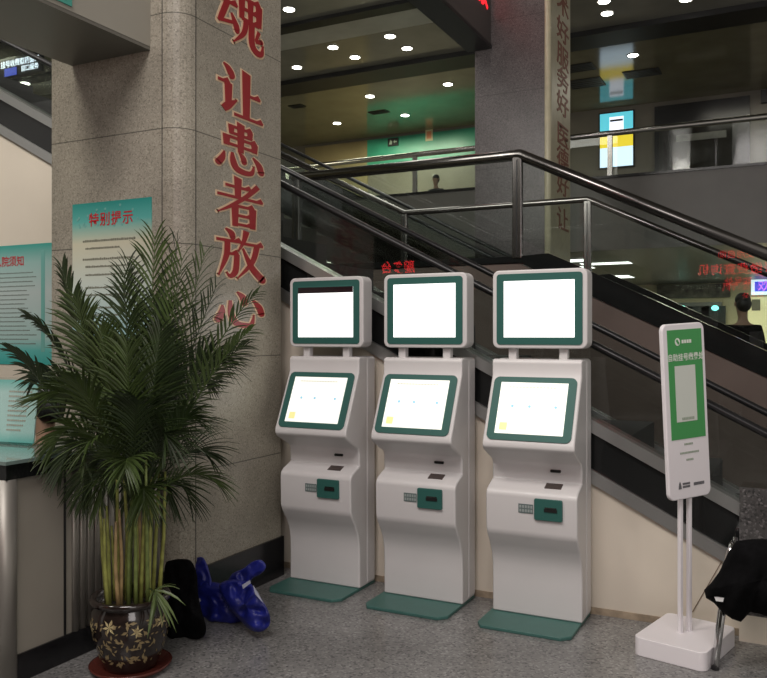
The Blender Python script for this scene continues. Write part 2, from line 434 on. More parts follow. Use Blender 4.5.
for i in range(22):
    x = random.uniform(p0.x+.02, p1.x-.02); z = random.uniform(2.06, 2.18)-(abs(x-cx)<.15)*0
    mb.lathe([(.008,0),(.008,.001)], 6, at(x, PY0-.0042, z, FACE_S))
mb.build('dot_pattern', mat('poster_pale', (.16,.42,.38), .5), pos)

pos = thing('poster', 'long teal bordered rules poster on the cream wall left of the pillar', 'poster', (-5.4, 4.38, 1.2))
q0 = W(-26, 249, 4.38); q1 = W(55, 243, 4.38)
z0, z1 = W(40, 365, 4.38).z, W(40, 243.5, 4.38).z
B(q0.x, q1.x, 4.374, 4.3795, z0, z1).build('sheet', ramp_mat('poster_print_b', [(0,(.03,.36,.33)),(.12,(.10,.45,.42)),(.22,(.36,.54,.52)),(.6,(.46,.55,.54)),(.85,(.30,.50,.47)),(1,(.03,.33,.28))], z0-1.2, z1-1.2), pos)
B(q1.x-.14, q1.x-.10, 4.3725, 4.374, z0+.1, z1-.05).build('side_stripe', mat('poster_stripe', (.16,.42,.38), .5), pos)
MB().text('医院入院须知', .085, at(q0.x+.33, 4.372, z1-.13, FACE_S), bold=.001).build('title', MATS['poster_red'], pos)
mb = MB(); printed(mb, q0.x+.03, q1.x-.17, [z1-.22-.034*i for i in range(17)], 4.374, .010, seed=5, fill=1.3)
mb.build('printed_text', mat('poster_ink_grey', (.20,.24,.22), .6), pos)

# ------------------------------------------------------------------ service counter
ct = thing('service_counter', 'low reception counter with glass top, black edge and beige panels', 'counter', (-3.1, 2.8, 0))
top = [(-4.6,2.32),(-2.91,2.32),(-2.91,3.28),(-3.24,3.28),(-3.24,2.79),(-4.6,2.79)]
def inset(d): return [(-4.6,2.32+d),(-2.91-d,2.32+d),(-2.91-d,3.28),(-3.24,3.28),(-3.24,2.79),(-4.6,2.79)]
MB().prism(inset(0), .935, .95, 'z').build('glass_top', mat('green_glass_top', (.16,.22,.20), .08, coat=.5), ct)
MB().prism(inset(.012), .87, .935, 'z').build('edge_band', black_gl, ct)
MB().prism(inset(.04), .12, .87, 'z').build('beige_panel', beige, ct)
MB().prism(inset(.03), 0, .12, 'z').build('plinth', black_st, ct)
B(-2.952, -2.945, 2.655, 2.665, .12, .87).build('panel_seam', dark, ct)
mb = MB()
for i in range(13):
    y = 2.70+i*.044
    mb.prism([(y,-2.951),(y+.007,-2.943),(y+.022,-2.935),(y+.037,-2.943),(y+.044,-2.951)], .12, .87, 'z', Matrix(((0,1,0,0),(1,0,0,0),(0,0,1,0),(0,0,0,1))))
mb.build('fluted_steel_panel', mat('fluted_steel', (.30,.285,.25), .42, .6), ct, smooth=True)
MB().lathe([(.047,0),(.047,.87)], 28, at(-2.965, 2.36, 0, Matrix.Identity(4))).build('corner_post', mat('satin_post', (.30,.285,.255), .45, .6), ct, smooth=True)

ns = thing('notice_stand', 'small pale teal notice in an acrylic stand on the counter', 'notice', (-3.42, 2.70, .95))
Rn = Matrix.Translation((-3.42, 2.70, .95)) @ Matrix.Rotation(math.radians(6), 4, 'Z') @ Matrix.Rotation(math.radians(-6), 4, 'X')
MB().box(-.20,.20,-.003,.003,.012,.31, Rn).build('sheet', ramp_mat('stand_print', [(0,(.10,.50,.46)),(.2,(.50,.72,.70)),(.8,(.55,.74,.72)),(1,(.18,.56,.52))], 0, .31), ns)
MB().box(-.21,.21,-.006,-.0035,.0,.32, Rn).build('acrylic_cover', gl_near, ns)
MB().box(-.21,.21,-.02,.09,0,.006).add([],[]).build('foot', gl_near, ns, local=True)
mb = MB()
for sx0, sx1 in ((-.17,-.02),(.03,.18)):
    rnd = random.Random(int(sx1*100)+40)
    for k in range(9):
        z = .25-.023*k; x = sx0
        while x < sx0+(sx1-sx0)*rnd.uniform(.5,1): mb.box(x, x+.009, -.0045, -.0034, z, z+.008, Rn); x += .013
mb.build('printed_text', mat('stand_ink', (.40,.36,.30), .6), ns)

# ------------------------------------------------------------------ people
skin = mat('skin', (.36,.22,.15), .5); hair = mat('black_hair', (.008,.007,.007), .45)
cloth_k = mat('black_cloth', (.004,.004,.0045), .95, spec=.08, noise=(25,.3), bump=.2)
def skin_body(name, verts, edges, m, parent, sub=2):
    """verts: (x,y,z,rx,ry)"""
    me = bpy.data.meshes.new(name); me.from_pydata([v[:3] for v in verts], edges, [])
    o = bpy.data.objects.new(name, me); COL.objects.link(o); o.parent = parent
    s_ = o.modifiers.new('s', 'SKIN'); s_.use_smooth_shade = True
    for i, v in enumerate(verts):
        me.skin_vertices[0].data[i].radius = (v[3], v[4]); me.skin_vertices[0].data[i].use_root = (i == 0)
    ss = o.modifiers.new('ss', 'SUBSURF'); ss.levels = sub; ss.render_levels = sub
    bpy.context.view_layer.update()
    nm = bpy.data.meshes.new_from_object(o.evaluated_get(bpy.context.evaluated_depsgraph_get()))
    o.modifiers.clear(); o.data = nm; nm.materials.clear(); nm.materials.append(m)
    for p in nm.polygons: p.use_smooth = True
    return o
def ell(mb, c, r, M=None, seg=20, rings=12, cut=None):
    vs = []; fs = []
    for i in range(rings+1):
        a = PI*i/rings-PI/2
        for k in range(seg):
            b_ = 2*PI*k/seg; vs.append((c[0]+r[0]*math.cos(a)*math.cos(b_), c[1]+r[1]*math.cos(a)*math.sin(b_), c[2]+r[2]*math.sin(a)))
    for i in range(rings):
        for k in range(seg): fs.append((i*seg+k, i*seg+(k+1) % seg, (i+1)*seg+(k+1) % seg, (i+1)*seg+k))
    return mb.add(vs, fs, M)
def person(loc, rz, label, shirt, seated=True, scale=1.0):
    t = thing('person', label, 'person', loc, rz); t.scale = (scale,)*3
    if seated: hip = .52
    else: hip = .93
    H0 = hip
    V = [(0,0,H0,.15,.11),(0,0,H0+.18,.135,.10),(0,-.01,H0+.38,.155,.105),(0,0,H0+.50,.06,.06),(0,-.015,H0+.58,.052,.056),
         (0,-.03,H0+.66,.070,.085),(0,-.028,H0+.75,.078,.095),(0,-.02,H0+.81,.06,.075)]
    E = [(0,1),(1,2),(2,3),(3,4),(4,5),(5,6),(6,7)]
    def chain(root, pts):
        pr = root
        for p in pts:
            V.append(p); E.append((pr, len(V)-1)); pr = len(V)-1
        return pr
    for s in (-1, 1):
        if seated:
            chain(0, [(s*.10,-.08,H0-.02,.088,.088),(s*.12,-.42,H0-.02,.062,.062),(s*.12,-.43,H0-.25,.05,.05),(s*.12,-.42,.07,.036,.036),(s*.12,-.52,.035,.035,.028)])
            e = chain(2, [(s*.17,0,H0+.42,.062,.06),(s*.22,-.02,H0+.20,.045,.045),(s*.17,-.20,H0+.10,.036,.036),(s*.10,-.32,H0+.13,.028,.022)])
        else:
            chain(0, [(s*.09,0,H0-.08,.09,.09),(s*.10,-.01,.50,.062,.062),(s*.10,.01,.28,.052,.055),(s*.10,.02,.09,.037,.037),(s*.11,-.10,.035,.037,.028)])
            e = chain(2, [(s*.18,0,H0+.42,.062,.06),(s*.23,0,H0+.17,.044,.044),(s*.21,-.12,H0+.02,.034,.034),(s*.18,-.20,H0+.0,.026,.02)])
        h = V[e]
        for k in range(5):
            d = (k-2)*.017
            V.append((h[0]+d, h[1]-.04-(.02 if k in (1,2,3) else .008), h[2]-.01, .0095, .0095)); E.append((e, len(V)-1))
            V.append((h[0]+d, h[1]-.06-(.02 if k in (1,2,3) else .008), h[2]-.03, .008, .008)); E.append((len(V)-2, len(V)-1))
    body = skin_body('body', V, E, skin, t)
    z = H0+.74
    mb = MB(); ell(mb, (0,-.005,z+.045), (.090,.107,.088)); ell(mb, (0,.03,z-.01), (.088,.085,.10))
    mb.build('hair', hair, t, smooth=True, local=True)
    mb = MB(); ell(mb, (0,-.125,z-.02), (.012,.018,.02)); ell(mb, (-.083,-.03,z-.01),(.012,.02,.03)); ell(mb, (.083,-.03,z-.01),(.012,.02,.03))
    mb.build('nose_and_ears', skin, t, smooth=True, local=True)
    mb = MB()
    for s in (-1,1): ell(mb, (s*.032,-.108,z+.005), (.012,.008,.006))
    mb.build('eyes', dark, t, smooth=True, local=True)
    MB().box(-.022,.022,-.117,-.108,z-.062,z-.055).build('mouth', mat('lips', (.25,.08,.07), .5), t, local=True)
    SV = [(v[0],v[1],v[2],v[3]+.02,v[4]+.02) for v in V[:3]]+[(0,0,H0+.47,.085,.08)]
    SE = [(0,1),(1,2),(2,3)]
    for s in (-1,1):
        yb = 0
        pts = ([(s*.17,0,H0+.42,.078,.076),(s*.22,-.02,H0+.20,.060,.060),(s*.17,-.20,H0+.10,.05,.05)] if seated
               else [(s*.18,0,H0+.42,.078,.076),(s*.23,0,H0+.17,.058,.058),(s*.21,-.12,H0+.02,.047,.047)])
        pr = 2
        for p in pts: SV.append(p); SE.append((pr, len(SV)-1)); pr = len(SV)-1
    skin_body('shirt', SV, SE, shirt, t)
    TV = [(0,0,H0+.02,.165,.125)]; TE = []
    for s in (-1,1):
        pts = ([(s*.10,-.08,H0-.02,.10,.10),(s*.12,-.42,H0-.02,.074,.074),(s*.12,-.43,H0-.25,.062,.062),(s*.12,-.42,.10,.05,.05)] if seated
               else [(s*.09,0,H0-.08,.102,.102),(s*.10,-.01,.50,.074,.074),(s*.10,.01,.28,.064,.067),(s*.10,.02,.08,.055,.055)])
        pr = 0
        for p in pts: TV.append(p); TE.append((pr, len(TV)-1)); pr = len(TV)-1
    skin_body('trousers', TV, TE, cloth_k, t)
    return t
def stool(loc, label, h=.44):
    t = thing('stool', label, 'stool', loc)
    MB().lathe([(.15,h-.04),(.165,h-.03),(.165,h-.01),(.15,h)], 24).build('seat', cloth_k, t, local=True, smooth=True)
    MB().lathe([(.02,.03),(.02,h-.04)], 12).build('post', steel, t, local=True, smooth=True)
    MB().lathe([(.17,0),(.17,.012),(.03,.03)], 24).build('base', steel, t, local=True)
    return t
person((-3.50, 3.04, 0), -PI/2, 'person with short black hair seated behind the reception counter', cloth_k, True, .88)
stool((-3.50, 3.04, 0), 'round black stool under the person behind the counter', .36)
person((W(436,180,20.2).x, 20.2, 4.4), 0, 'person in a dark shirt sitting behind the upper floor railing', mat('dark_grey_shirt', (.02,.02,.022), .8), True, 1.0)
stool((W(436,180,20.2).x, 20.2, 4.4), 'round black stool on the upper floor behind the railing', .37)
pp = W(743, 300, 12.75)
person((pp.x, 12.75, 0), math.radians(205), 'person in dark clothes beyond the glass stair railing, standing in for a reflection', cloth_k, False, 1.16)  # solid figure put in place of someone mirrored in the glass

# ------------------------------------------------------------------ kiosks
def kiosk(loc, rz, label):
    t = thing('self_service_kiosk', label, 'kiosk', loc, rz, 'white self-service kiosks in a row')
    w_ = .475; hw = w_/2
    # side outline: y (front is negative, 0 = front plane), z
    prof = [(.185,.018),(.185,1.345),(-.0,1.350),(-.012,1.335),(-.012,1.262),(-.165,.935),(-.168,.908),(-.150,.886),(-.02,.822),(-.006,.80),(-.004,.722),
            (-.085,.690),(-.105,.672),(-.112,.65),(-.108,.48),(-.095,.445),(-.055,.39),(-.022,.33),(-.008,.27),(-.004,.20),(-.004,.018)]
    mb = MB(); mb.prism(prof, -hw, hw, 'x')
    sh = mb.build('body', white, t, local=True, bevel=.018, seg=4)
    # recessed rear shell, slightly wider at the back
    B(-hw-.004, hw+.004, .075, .192, .018, 1.352).build('rear_shell', white, t, local=True, bevel=.02, seg=4)
    # monitor
    mon = MB().rrect(-.235, .265, 1.405, 1.815, .035, -.012, .10).build('monitor', white, t, local=True, bevel=.008, seg=3)
    MB().rrect(-.211, .241, 1.425, 1.795, .018, -.016, -.0115).build('bezel', green_b, mon, local=True)
    B(-.186, .186, 1.463, 1.757, -.019, -.0155) if False else None
    MB().box(-.171, .201, -.018, -.0155, 1.463, 1.757).build('screen', screen_m, mon, local=True)
    for s in (-1, 1):
        MB().box(s*.135-.022, s*.135+.022, .015, .06, 1.345, 1.41).build('bracket', white, t, local=True, bevel=.006)
    # tilted touch screen
    a_ = Vector((0,-.012,1.262)); b_ = Vector((0,-.165,.935)); L_ = (a_-b_).length
    up = (a_-b_).normalized(); nrm = Vector((1,0,0)).cross(up)   # points out (towards -y)
    M = Matrix(((1, 0, 0, 0), (0, -nrm.y, up.y, b_.y), (0, -nrm.z, up.z, b_.z), (0, 0, 0, 1)))   # local y = into the body
    bz = MB().rrect(-.218, .218, .008, L_-.008, .03, -.006, .004, M).build('touch_bezel', green_b, t, local=True)
    MB().box(-.176, .176, -.009, -.005, .042, L_-.04, M).build('touch_screen', screen_y, bz, local=True)
    mb = MB(); x = -.13
    for k in range(14): mb.box(x, x+.012, -.0100, -.009, L_-.07, L_-.063, M); x += .018
    mb.build('menu_line', mat('pale_text', (.5,.5,.45), .5, emit=(.50,.50,.38), es=.6), bz, local=True)
    for x in (-.10, -.01, .125): MB().lathe([(.008,0),(.008,.001)], 10, M @ at(x, -.0095, .19, Matrix.Rotation(PI/2, 4, 'X'))).build('menu_icon', mat('blue_icon', (.3,.5,.6), .5, emit=(.25,.60,.80), es=.6), bz, local=True)
    MB().box(-.155, -.115, -.0100, -.009, .06, .10, M).build('corner_icon', mat('yellow_icon', (.7,.6,.3), .5, emit=(.95,.82,.30), es=.65), bz, local=True)
    # slots
    MB().rrect(.075, .130, .772, .786, .005, -.013, .0).build('card_slot', dark, t, local=True)
    a_ = Vector((0,-.004,.7225)); b_ = Vector((0,-.085,.6905)); up = (a_-b_).normalized()
    MB().prism([(.062,0),(.150,0),(.150,1),(.062,1)], 0, 1, 'z') if False else None
    M2 = Matrix(((1,0,0,0),(0,up.y,-up.z,b_.y),(0,up.z,up.y,b_.z),(0,0,0,1)))
    MB().box(.060, .145, .018, .068, -.002, .0025, M2).build('paper_slot', slot_m, t, local=True)
    rd = MB().rrect(.022, .165, .545, .652, .008, -.124, -.105).build('card_reader', green_b, t, local=True, bevel=.003)
    MB().box(.075, .140, -.128, -.123, .590, .606).build('reader_slot', dark, rd, local=True)
    MB().box(.078, .137, -.1275, -.1235, .608, .613).build('reader_lip', steel_d, rd, local=True)
    lb = MB().box(-.062, .014, -.1135, -.1100, .572, .618).build('instruction_label', mat('label_grey', (.11,.15,.145), .5), t, local=True)
    mb = MB()
    for r_ in range(2):
        for k in range(5): mb.box(-.057+k*.0145, -.047+k*.0145, -.1142, -.1134, .578+r_*.020, .592+r_*.020)
    mb.build('label_print', mat('label_light', (.30,.34,.33), .5), lb, local=True)
    # base plate
    p = [(-.25,.20),(-.25,-.20),(-.22,-.245),(.19,-.245),(.232,-.20),(.232,.20)]
    mb = MB().prism(p, 0, .018, 'z').build('base_plate', plate_g, t, local=True, bevel=.004)
    return t, mon
k3, mon3 = kiosk((-1.200, 4.15, 0), 0, 'nearest white self-service kiosk, rightmost of three, beside the green and white sign')
k2, _ = kiosk((-1.845, 4.15, 0), 0, 'middle white self-service kiosk, between the other two kiosks')
k1, mon1 = kiosk((-2.476, 4.15, 0), 0, 'farthest white self-service kiosk, leftmost, beside the granite pillar, dark strip atop its upper screen')
MB().box(-.171, .201, -.0195, -.0178, 1.722, 1.757).build('dark_title_strip', mat('strip_black', (.02,.012,.015), .2), mon1, local=True)
mb = MB()
for k in range(9): mb.box(-.15+k*.012, -.142+k*.012, -.0186, -.0178, 1.645, 1.650)
for k in range(7): mb.box(-.055+k*.012, -.047+k*.012, -.0186, -.0178, 1.645, 1.650)
mb.box(-.055, -.04, -.0186, -.0178, 1.590, 1.597)
mb.build('screen_text', mat('grey_text', (.4,.4,.4), .5, emit=(.6,.6,.62), es=.9), mon3, local=True)

# ------------------------------------------------------------------ sign on two posts
sg = thing('standing_sign', 'white rounded sign board with green panel on two thin posts and a square base', 'sign', (-.463, 4.07, 0), math.radians(-13.5))
MB().prism(rr(-.165, .165, -.215, .215, .035), 0, .085, 'z').build('base', sign_w, sg, local=True, bevel=.004, seg=2)
root_inv = Matrix.Rotation(math.radians(13.5), 4, 'Z')
bd = root_inv @ Matrix.Rotation(math.radians(51.5), 4, 'Z')
roll = Matrix.Translation((0,0,.72)) @ Matrix.Rotation(math.radians(-3.4), 4, 'Y') @ Matrix.Translation((0,0,-.72))
M = bd @ roll
for s in (-1, 1):
    MB().box(s*.027-.010-.004, s*.027+.010-.004, -.010, .010, .08, .78, root_inv @ Matrix.Rotation(math.radians(50.5), 4, 'Z')).build('post', sign_w, sg, local=True, bevel=.004)
Mb = M @ Matrix.Translation((.004,-.018,0)) @ Matrix.Scale(.86, 4, (1,0,0))
brd = MB().rrect(-.150, .150, .715, 1.53, .035, -.012, .012, Mb).build('board', sign_w, sg, local=True, bevel=.006)
MB().box(-.118, .125, -.0145, -.0118, .995, 1.502, Mb).build('green_panel', mat('sign_green', (.05,.30,.08), .4), brd, local=True)
whi = mat('sign_white_print', (.75,.80,.72), .5)
MB().text('自助挂号缴费处', .0365, Mb @ at(.004, -.0158, 1.372, FACE_S), bold=.0006).build('title', whi, brd, local=True)
mb = MB().lathe([(.018,0),(.018,.001)], 16, Mb @ at(-.05, -.0150, 1.446, FACE_S))
for k in range(4): mb.box(-.020+k*.018, -.006+k*.018, -.0158, -.0150, 1.438, 1.454, Mb)
mb.build('logo', whi, brd, local=True)
MB().box(-.012, .012, -.0175, -.0162, -.006, .006, Mb @ Matrix.Translation((-.05,0,1.446)) @ Matrix.Rotation(.9, 4, 'Y')).build('leaf_mark', MATS['sign_green'], brd, local=True)
pn = MB().box(-.078, .068, -.0158, -.0147, 1.075, 1.335, Mb).build('blank_panel', mat('panel_offwhite', (.62,.66,.60), .5), brd, local=True)
mb = MB()
for r_, (x0, n) in enumerate([(-.04, 8)]):
    for k in range(n): mb.box(x0+k*.011, x0+.008+k*.011, -.0168, -.0158, 1.083, 1.095, Mb)
for z, x0, n in ((.965,-.03,6),(.925,-.062,13),(.892,-.02,5)):
    for k in range(n): mb.box(x0+k*.0105, x0+.0075+k*.0105, -.0135, -.0121, z, z+.009, Mb)
mb.build('small_print', mat('print_greygreen', (.30,.36,.28), .6), brd, local=True)
mb = MB()
mb.prism([(-.085,.765),(-.062,.765),(-.067,.79),(-.0735,.80),(-.08,.79)], -.0135, -.0121, 'y', Mb)
for r_ in range(2):
    for k in range(6): mb.box(-.055+k*.009, -.048+k*.009, -.0135, -.0121, .768+r_*.014, .778+r_*.014, Mb)
for k in range(7): mb.box(.025+k*.011, .034+k*.011, -.0135, -.0121, .772, .786, Mb)
mb.build('footer_logos', mat('print_dark', (.12,.12,.13), .6), brd, local=True)

# ------------------------------------------------------------------ front escalator
es = thing('escalator', 'front escalator rising left behind the kiosks over the cream wall', 'escalator', (-1, 4.9, 0))
X0, X1 = -10.0, .30
def slab(mb, h0, h1, y0, y1, x0=X0, x1=X1, t=T):
    return mb.prism([(x0, h0-t*x0), (x1, h0-t*x1), (x1, h1-t*x1), (x0, h1-t*x0)], y0, y1, 'y')
slab(MB(), .27, .465, 4.375, 4.42).build('side_skirting', black_gl, es)
slab(MB(), .195, .27, 4.355, 4.46).build('lower_trim', trim_m, es)
dk = slab(MB(), .465, .534, 4.35, 4.50).build('deck_trim', trim_m, es)
slab(MB(), .31, .37, 5.42, 5.54).build('deck_trim', trim_m, es)
slab(MB(), .20, .31, 5.50, 5.54).build('side_skirting', black_gl, es)
slab(MB(), .04, .10, 4.46, 5.52).build('truss', black_st, es)
slab(MB(), .534, .905, 4.425, 4.437).build('glass_panel', gl_esc, es)
slab(MB(), .37, .905, 5.455, 5.467).build('glass_panel', gl_esc, es)
def rail_pts(h, y, x0, x1, t=T, n=2): return [(x0+(x1-x0)*i/n, y, h-t*(x0+(x1-x0)*i/n)) for i in range(n+1)]
MB().tube(rail_pts(.925, 4.431, X0, X1)+[(.42,4.431,.72),(.50,4.431,.66),(.52,4.431,.58),(.46,4.431,.50),(.36,4.431,.46)], .034, 12, flat=.62).build('handrail', rubber, es, smooth=True)
MB().tube(rail_pts(.925, 5.461, X0, X1)+[(.42,5.461,.72),(.50,5.461,.66),(.52,5.461,.58),(.46,5.461,.50),(.36,5.461,.46)], .034, 12, flat=.62).build('handrail', rubber, es, smooth=True)
mb = MB(); sx = .40
x = X0
while x < .1:
    z = .31-T*x
    mb.prism([(x, z-.22), (x+.40, z-.22), (x+.40, z-.206+.0), (x+.40, z), (x, z)], 4.52, 5.40, 'y'); x += .40
mb.build('steps', mat('step_metal', (.025,.025,.025), .6), es)

nw = thing('newel_block', 'dark speckled granite block at the foot of the escalator', 'block', (-.02, 4.6, 0))
B(-.245, .22, 4.33, 4.348, .13, .735).build('front_slab', newel_m, nw)
B(-.245, .22, 4.30, 4.348, .0, .13).build('plinth', cream, nw)
B(-.245, .22, 4.30, 4.348, .13, .14).build('ledge', newel_m, nw)

# ------------------------------------------------------------------ wide stairs with landing
ST = .49
NY, FY = 8.03, 11.04
st = thing('staircase', 'wide staircase with a landing and dark side stringers behind the escalator', 'staircase', (-3, 9.5, 0))
LX0, LX1 = -5.2, -2.49
def nose(x):
    return 2.25 if LX0 <= x <= LX1 else (2.25-ST*(x-LX1) if x > LX1 else 2.25-ST*(x-LX0))
stone_side = mat('stair_side_stone', (.135,.105,.092), .28, noise=(2,.12))
END = 2.0
mb = MB().prism([(LX0,0),(END,0),(END,.03),(LX1,2.20),(LX0,2.20)], NY-.02, NY+.05, 'y'); mb.build('side_wall', stone_side, st)
mb = MB().prism([(LX0,0),(END,0),(END,.03),(LX1,2.20),(LX0,2.20)], FY-.05, FY+.02, 'y'); mb.build('side_wall', stone_side, st)
for y in (NY, FY):
    mb = MB()
    mb.prism([(LX0-6, 2.21+6*ST-.02), (LX0, 2.21), (LX1, 2.21), (END, 2.21-ST*(END-LX1)), (END, 2.445-ST*(END-LX1)), (LX1+.62, 2.445-ST*.62), (LX1+.30, 2.29), (LX1, 2.275), (LX0, 2.275), (LX0-6, 2.275+6*ST+.12)], y-.04, y+.04, 'y')
    mb.build('stringer', black_gl, st)
mb = MB()
x = LX1; z = 2.25
mb.box(LX0, LX1, NY+.05, FY-.05, 2.1, 2.25)
while z > .16 and x < END:
    z -= .147; mb.box(x, x+.30, NY+.05, FY-.05, max(z-.18, .0), z); x += .30
x = LX0; z = 2.25
for i in range(19):
    z += .147; mb.box(x-.30, x, NY+.05, FY-.05, z-.22, z); x -= .30
mb.build('steps', mat('stair_tread', (.11,.10,.095), .3, noise=(20,.2)), st)
B(-5.2, -5.17, NY+.05, FY-.05, 0, 2.1).build('end_wall', stone_side, st)

def railing(name, y, label, posts, upper):
    t = thing(name, label, 'railing', (-3, y, 0), 0, None)
    pts = []
    if upper: pts.append((LX0-5.6, y, 3.30+5.6*ST))
    pts += [(LX0, y, 3.30), (LX1, y, 3.30), (END-.3, y, 3.30-ST*(END-.3-LX1))]
    MB().tube(pts, .045 if upper else .058, 14).build('handrail', steel_d if not upper else steel_d, t, smooth=True)
    g = MB()
    g.prism([(LX0, 2.28), (LX1, 2.28), (LX1, 3.25), (LX0, 3.25)], y-.006, y+.006, 'y')
    g.prism([(LX1+.02, 2.44), (END-.3, 2.445-ST*(END-.3-LX1)), (END-.3, 3.25-ST*(END-.3-LX1)), (LX1+.02, 3.25)], y-.006, y+.006, 'y')
    if upper: g.prism([(LX0-5.6, 2.4+5.6*ST), (LX0-.02, 2.28), (LX0-.02, 3.25), (LX0-5.6, 3.25+5.6*ST)], y-.006, y+.006, 'y')
    g.build('glass_panel', gl_near, t)
    for x in posts:
        zt = 3.30 if LX0 <= x <= LX1+.05 else 3.30-ST*(x-LX1)
        B(x-.05, x+.05, y-.045, y+.02, nose(x), zt-.02).build('post', steel_d, t, bevel=.012)
        B(x-.006, x+.006, y-.050, y-.045, nose(x)+.03, zt-.06).build('post_groove', rubber, t)
    return t
railing('stair_railing', NY-.01, 'near stair railing with thick dark handrail and glass, closest to the escalator', [LX0+.05, LX1-.02], False)
railing('stair_railing', FY, 'far stair railing with glass panels, on the side away from the escalator', [LX0, LX1], True)
# crack-like glass edge line seen on the near flight
# second escalator beyond the stairs
e2 = thing('escalator', 'distant second escalator beyond the stairs, seen as two dark handrails', 'escalator', (-6, 11.8, 0))
def eslab(h0, h1, y0, y1): return slab(MB(), h0, h1, y0, y1, -12.0, .8)
E2 = .60
for y, dh in ((11.35, -.02), (12.25, .06)):
    MB().tube(rail_pts(E2+dh, y, -12, .6), .036, 10, flat=.9).build('handrail', rubber, e2, smooth=True)
    slab(MB(), E2-.50, E2-.02+dh, y-.005, y+.005, -12, .4).build('glass_panel', gl_near, e2)
    slab(MB(), E2-.62, E2-.50, y-.05, y+.05, -12, .1).build('deck_trim', steel_d, e2)
slab(MB(), E2-1.0, E2-.62, 11.32, 12.28, -12, -.95).build('truss', black_st, e2)

# ------------------------------------------------------------------ far pillar + led beam
FPY = 12.75
fx0 = W(475, 100, FPY).x; fx1 = W(545, 100, FPY).x
fp = thing('pillar', 'dark grey stone pillar standing behind the stairs, with a pale lettered strip', 'pillar', (-4, 13.2, 0))
B(fx0, fx1, FPY, FPY+1.25, 0, 8.3).build('shaft', gran_d, fp)
B(fx1, fx1+.10, FPY+.03, FPY+1.22, 0, 8.3).build('pale_strip', mat('pale_column_strip', (.50,.46,.33), .4, noise=(6,.1)), fp)
MB().tube([(fx1+.05, FPY, 0), (fx1+.05, FPY, 8.3)], .055, 12).build('corner_bead', MATS['pale_column_strip'], fp, smooth=True)
brn = mat('brown_red_letters', (.24,.08,.05), .5)
chz = ['术', '好', '服', '务', '好', '医', '德', '好', '让']
vz = [14, 40, 65, 88, 112, 142, 165, 190, 224]
for c, v in zip(chz, vz):
    z = EYE+(HOR-v)/F*13.9
    mb = MB().text(c, .40, at(fx1+.102, FPY+.72, z, FACE_E) @ Matrix.Scale(2.0, 4, (1,0,0)), depth=.004, bold=.004)
    o = mb.build('pillar_letters', brn, fp)
lb = thing('led_sign_box', 'long dark overhead box with red running letters, meeting the far pillar', 'sign', (-4.5, 9, 6.16))
lx0, lx1 = fx0+.02, W(491, 40, FPY).x+.02
B(fx0-.10, fx1-.90, 4.0, FPY-.01, 6.22, 8.3).build('casing', mat('box_grey', (.085,.072,.07), .4), lb)
B(fx0-.12, fx1-.88, 4.0, FPY-.005, 6.16, 6.22).build('bottom_frame', rubber, lb)
led2 = mat('red_led_sign', (.2,0,0), .4, emit=(1,.02,.03), es=1.6)
MB().text('务好医德好服', .62, at(fx1-.895, 10.75, 6.98, FACE_E), depth=.003, bold=.006).build('led_letters', led2, lb)

# ------------------------------------------------------------------ upper floor railing and fittings
rl = thing('balcony_railing', 'long stainless handrail with glass along the upper floor edge', 'railing', (-6, 19.4, 5.18))
zr = 6.18
MB().tube([(-24, 19.4, zr), (7, 19.4, zr)], .07, 12).build('handrail', steel, rl, smooth=True)
B(-24, 7, 19.394, 19.406, 5.2, zr-.05).build('glass_panel', gl_near, rl)
for u in (288, 415, 610, 745+60):
    x = W(u, 150, 19.4).x
    B(x-.055, x+.055, 19.36, 19.44, 5.18, zr).build('post', steel, rl)

sw = thing('lit_display', 'bright upper floor display with teal, yellow and white bands', 'screen', (W(616,135,wy).x, wy, 6.5))
a = W(600, 107, wy-.08); b = W(633, 165, wy-.08)
def em(n, c, s): return mat(n, c, .4, emit=c, es=s)
xa, xb = a.x, b.x; za, zb = b.z, 8.12
hgt = zb-za
B(xa-.04, xb+.04, wy-.08, wy-.005, za-.04, zb+.04).build('housing', dark, sw)
B(xa, xb, wy-.085, wy-.08, za, za+hgt*.36).build('white_band', em('disp_white', (.62,.80,.95), 1.3), sw)
B(xa, xb, wy-.085, wy-.08, za+hgt*.36, za+hgt*.60).build('yellow_band', em('disp_yellow', (.85,.65,.04), 1.0), sw)
B(xa, xb, wy-.085, wy-.08, za+hgt*.60, zb).build('teal_band', em('disp_teal', (.10,.52,.62), 1.0), sw)
B(xa+.28, xb-.27, wy-.09, wy-.086, za+hgt*.60, zb-.12).build('white_window', em('disp_white2', (.80,.88,1), 1.2), sw)
B(xa+.30, xb-.29, wy-.093, wy-.091, zb-.26, zb-.20).build('dark_bar', dark, sw)

wd = thing('framed_window', 'large dark window with a thick black frame on the upper floor', 'window', (W(702,140,wy).x, wy, 5.6))
a = W(655, 108, wy); b = W(750, 175, wy)
MB().prism([(a.x,5.3),(b.x,5.3),(b.x,8.15),(a.x,8.15)], wy-.10, wy, 'y').build('frame', black_st, wd)
B(a.x+.45, b.x-.45, wy-.12, wy-.10, 5.3, 7.6).build('pane', mat('dark_pane', (.02,.019,.017), .1, spec=.15), wd)
B(a.x+.6, b.x-.6, wy-.13, wy-.12, 7.05, 7.25).build('pane_reflection', mat('reflection_grey', (.10,.10,.085), .4, noise=(3,.5)), wd)  # pale bar painted on the dark glass as a reflection
sp = thing('wall_speaker', 'small dark fitting on the upper wall at the right edge', 'fitting', (W(762,100,wy).x, wy, 7.2))
B(W(761,100,wy).x, W(775,100,wy).x, wy-.15, wy, 7.9, 8.25).build('body', dark, sp)

